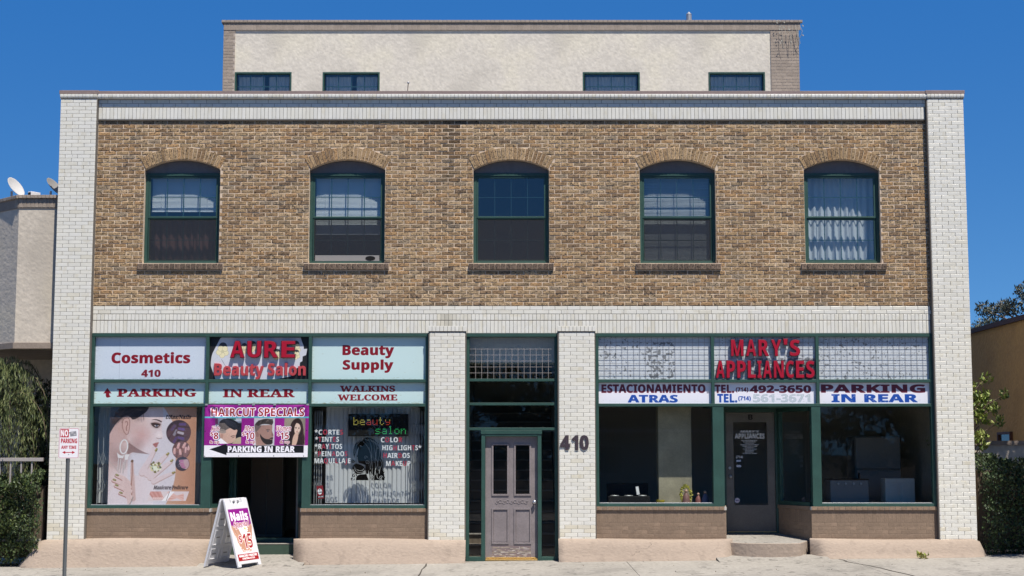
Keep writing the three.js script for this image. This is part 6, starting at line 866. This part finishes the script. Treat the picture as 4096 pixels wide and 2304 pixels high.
{
  const t = thing('railing', 'grey metal railing above the left hedge', 'railing', [-8.75, 0, -0.1]); part('top_rail', rbx(-1.6, 0.8, 1.64, 1.7, -0.03, 0.03, 0.004), M.rail, t); part('lower_rail', rbx(-1.6, 0.8, 0.3, 0.34, -0.02, 0.02, 0.004), M.rail, t); for (let x = -1.55; x < 0.78; x += 0.18) part('baluster', bx(x - 0.012, x + 0.012, 0.34, 1.64, -0.012, 0.012), M.rail, t);
  // weeping shrub behind the railing
  const w = thing('weeping_tree', 'drooping narrow leaved tree behind the left railing', 'tree', [-8.98, -0.1, -0.5]), r = rng(19); part('trunk', tube([[0, 0, -0.1], [0.05, 1.2, -0.1], [-0.05, 2.4, -0.1], [0, 3.3, 0]], 0.07, 10, 8), M.bark, w);
  const br = []; for (let i = 0; i < 90; i++) { const a = r() * 6.283, q = 0.25 + r() * 0.85, y0 = 2.6 + r() * 0.85, len = 0.7 + r() * 1.6; const p = [[0.1 * Math.cos(a), y0 - 0.3, 0.1 * Math.sin(a)], [q * 0.6 * Math.cos(a), y0 + 0.12, q * 0.45 * Math.sin(a)], [q * Math.cos(a), y0 - 0.25 * len, q * 0.5 * Math.sin(a)], [q * 1.12 * Math.cos(a) + (r() - 0.5) * 0.1, y0 - len, q * 0.55 * Math.sin(a)]]; br.push(new THREE.CatmullRomCurve3(p.map((s) => new THREE.Vector3(...s)))); }
  br.filter((b, i) => i % 3 === 0).forEach((b) => part('branch', new THREE.TubeGeometry(b, 10, 0.009, 4), M.bark, w));
  part('crown', leaves(17000, (q, i) => { const b = br[i % br.length], p = b.getPoint(0.25 + 0.75 * q()); return [p.x + (q() - 0.5) * 0.12, p.y + (q() - 0.5) * 0.06, p.z + (q() - 0.5) * 0.12]; }, 0.013, 0.095, [[0.1, 0.13, 0.045], [0.15, 0.18, 0.06], [0.065, 0.09, 0.03], [0.2, 0.22, 0.09]], 23, 1.1), M.leaf, w);
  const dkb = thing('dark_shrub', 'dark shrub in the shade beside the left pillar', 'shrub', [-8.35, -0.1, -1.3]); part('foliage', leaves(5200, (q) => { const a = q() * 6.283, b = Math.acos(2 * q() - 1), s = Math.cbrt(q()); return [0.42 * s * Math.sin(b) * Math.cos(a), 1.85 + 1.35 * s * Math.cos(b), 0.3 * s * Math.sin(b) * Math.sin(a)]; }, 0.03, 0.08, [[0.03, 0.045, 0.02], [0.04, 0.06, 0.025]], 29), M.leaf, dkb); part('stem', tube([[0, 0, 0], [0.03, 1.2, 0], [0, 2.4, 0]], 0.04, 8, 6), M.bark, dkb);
  const fr = thing('metal_stand', 'pale blue metal stand leg at the far left edge', 'stand', [-8.72, gy(-8.7, 0), 0.05]); part('leg', stick([0.03, 0.62, 0], [0.14, 0, 0.05], 0.012), std(C(0.35, 0.48, 0.55), 0.5), fr); part('leg', stick([-0.12, 0.62, 0], [-0.2, 0, 0.05], 0.012), std(C(0.35, 0.48, 0.55), 0.5), fr); part('cross_bar', stick([-0.12, 0.3, 0.01], [0.08, 0.32, 0.01], 0.01), std(C(0.35, 0.48, 0.55), 0.5), fr);
  // bright shrub behind the right pillar
  const g = thing('citrus_tree', 'sunlit green leafy shrub peeking out behind the right pillar', 'shrub', [8.25, 0, -2.0]); part('trunk', tube([[0, 0, 0], [0.03, 1, 0], [0.02, 2.3, 0]], 0.05, 8, 6), M.bark, g);
  const tips = []; for (let i = 0; i < 46; i++) { const a = r() * 6.283, q = 0.15 + 0.55 * r(), y = 1.9 + r() * 1.15; tips.push([q * Math.cos(a) * (y > 2.9 ? 0.55 : 1), y, q * 0.7 * Math.sin(a)]); } tips.push([0.72, 2.82, 0.1], [0.6, 2.33, 0.1], [0.42, 3.12, 0]);
  tips.forEach((p) => part('branch', tube([[0.02, Math.max(1, p[1] - 0.7), 0], [p[0] * 0.5, p[1] - 0.2, p[2] * 0.5], p], 0.009, 6, 4), M.bark, g));
  part('crown', leaves(1700, (q, i) => { const p = tips[i % tips.length]; return [p[0] + (q() - 0.5) * 0.17, p[1] + (q() - 0.5) * 0.17, p[2] + (q() - 0.5) * 0.17]; }, 0.045, 0.1, [[0.14, 0.2, 0.03], [0.2, 0.26, 0.05], [0.08, 0.13, 0.02], [0.27, 0.3, 0.08]], 37), M.leaf, g);
}
function tree(label, x, y, z, h, cr, ch, n, cols, seed, clumps, leaf = [0.1, 0.2], cat = 'tree', group) {
  const t = thing('street_tree', label, cat, [x, y, z], 0, group), r = rng(seed), cs = []; part('trunk', tube([[0, -0.3, 0], [0.1, h * 0.3, 0], [-0.1, h * 0.6, 0], [0, h * 0.85, 0]], 0.16, 12, 8), M.bark, t);
  for (let i = 0; i < clumps; i++) { const a = r() * 6.283, q = Math.sqrt(r()) * cr, yy = h - ch + r() * ch; cs.push([q * Math.cos(a), yy, q * Math.sin(a), (0.16 + r() * 0.2) * cr]); }
  cs.forEach((c) => part('limb', tube([[0, Math.max(h * 0.3, c[1] - 1.6), 0], [c[0] * 0.5, c[1] - 0.5, c[2] * 0.5], [c[0], c[1], c[2]]], 0.035, 6, 5), M.bark, t));
  part('crown', leaves(n, (q, i) => { const c = cs[i % cs.length], a = q() * 6.283, b = Math.acos(2 * q() - 1), s = Math.cbrt(q()) * c[3]; return [c[0] + s * Math.sin(b) * Math.cos(a), c[1] + s * Math.cos(b) * 0.75, c[2] + s * Math.sin(b) * Math.sin(a)]; }, leaf[0], leaf[1], cols, seed + 1), M.leaf, t);
}
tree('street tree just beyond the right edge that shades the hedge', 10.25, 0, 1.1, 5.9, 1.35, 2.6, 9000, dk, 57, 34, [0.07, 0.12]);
{
  const sw = scene.getObjectByName('sidewalk');
  const crack = (pts, w) => { const P = [], I = []; const r = rng(pts.length * 7 + Math.round(pts[0][0] * 10)); pts.forEach(([x, z], i) => { const q = w * (0.5 + r()); P.push(x - q, gy(x, z) + 0.004, z, x + q, gy(x, z) + 0.004, z); if (i) { const a = i * 2 - 2; I.push(a, a + 2, a + 1, a + 1, a + 2, a + 3); } }); const g = new THREE.BufferGeometry(); g.setAttribute('position', new THREE.Float32BufferAttribute(P, 3)); g.setIndex(I); g.computeVertexNormals(); part('crack', g, M.dirt, sw); };
  crack([[5.42, 0.28], [5.46, 0.5], [5.44, 0.8], [5.52, 1.2], [5.62, 1.6], [5.7, 2.1], [5.74, 2.6], [5.82, 3.1], [5.86, 3.6]], 0.012);
  crack([[-1.42, 0.3], [-1.4, 0.8], [-1.43, 1.4], [-1.41, 2.2], [-1.42, 3.6]], 0.012);
  const lf = thing('fallen_leaves', 'small heap of yellow green leaves on the sidewalk by the right skirt', 'leaves', [6.78, gy(6.78, 0.42), 0.42]); part('leaf_pile', leaves(26, (r) => [(r() - 0.5) * 0.22, 0.01 + r() * 0.05, (r() - 0.5) * 0.1], 0.05, 0.09, [[0.4, 0.36, 0.08], [0.25, 0.3, 0.07], [0.45, 0.42, 0.2]], 91), M.leaf, lf).userData.kind = 'stuff';
  const lit = thing('leaf_litter', 'scattered dry leaf bits on the sidewalk', 'litter', [0, 0, 0]); lit.userData.kind = 'stuff'; part('bits', leaves(40, (r) => { const x = -8 + r() * 16, z = 0.4 + r() * 3; return [x, gy(x, z) + 0.008, z]; }, 0.013, 0.02, [[0.1, 0.07, 0.04], [0.2, 0.15, 0.07], [0.06, 0.05, 0.04]], 93), M.leaf, lit);
}
tree('tree beyond the right edge that shades the garden wall', 10.75, 0, -0.9, 6.3, 1.1, 2.3, 6000, dk, 59, 26, [0.07, 0.12]);
const euc = [[0.07, 0.085, 0.055], [0.1, 0.11, 0.075], [0.045, 0.06, 0.04], [0.13, 0.12, 0.09]];
tree('far dull green gum tree above the mustard roof', 19.3, 0, -30, 7.9, 2.3, 3.2, 9000, euc, 51, 30, [0.05, 0.16]);
// ------------------------------------------------------------------ across the street, mirrored in the shop glass
[[-24, 46, 10, 'tall tree'], [-16, 50, 10.5, 'tallest tree'], [-9.5, 47, 7, 'rounded tree'], [-3, 52, 6.6, 'low tree'], [2.5, 47, 6, 'small tree'], [13.5, 50, 7, 'bushy tree'], [19, 46, 6.4, 'narrow tree'], [26, 49, 8, 'broad tree']].forEach(([x, z, h, k], i) => tree(k + ' number ' + ['one', 'two', 'three', 'four', 'five', 'six', 'seven', 'eight'][i] + ' across the road, mirrored in the glass', x, -0.3, z, h, 3.6, h * 0.78, 6000, dk, 61 + 2 * i, 40, [0.2, 0.32], 'tree', 'trees across the road'));
{
  const t = thing('bungalow', 'low bungalow with a shingled gable roof across the road', 'house', [7, 0, 40]);
  part('wall', bx(-5, 5, -0.4, 2.9, 0, 9), std(C(0.5, 0.47, 0.42), 0.9, { map: stuccoMap }), t);
  const rg = new THREE.ExtrudeGeometry(new THREE.Shape([[-5.6, 2.8], [5.6, 2.8], [0, 5.2]].map((p) => new THREE.Vector2(...p))), { depth: 10, bevelEnabled: false }); rg.translate(0, 0, -0.6); part('roof', muv(rg), std(C(0.14, 0.12, 0.11), 0.95, { map: asphaltMap }), t);
  part('fascia', bx(-5.65, 5.65, 2.72, 2.84, -0.66, -0.6), M.white, t);
  for (const x of [-3, 2.6]) { const w = part('window', ring(x - 0.8, x + 0.8, 0.9, 2.2, -0.06, 0.02, 0.08), M.white, t); part('pane', bx(x - 0.72, x + 0.72, 0.98, 2.12, -0.02, -0.012), std(C(0.03, 0.035, 0.04), 0.1), w); }
  const d = part('door', rbx(-0.5, 0.45, -0.1, 2.0, -0.05, -0.005, 0.01), std(C(0.12, 0.06, 0.04), 0.6), t); part('handle', new THREE.SphereGeometry(0.04, 8, 6).translate(0.32, 0.95, -0.08), M.brass, d);
}
renderer.render(scene, camera);
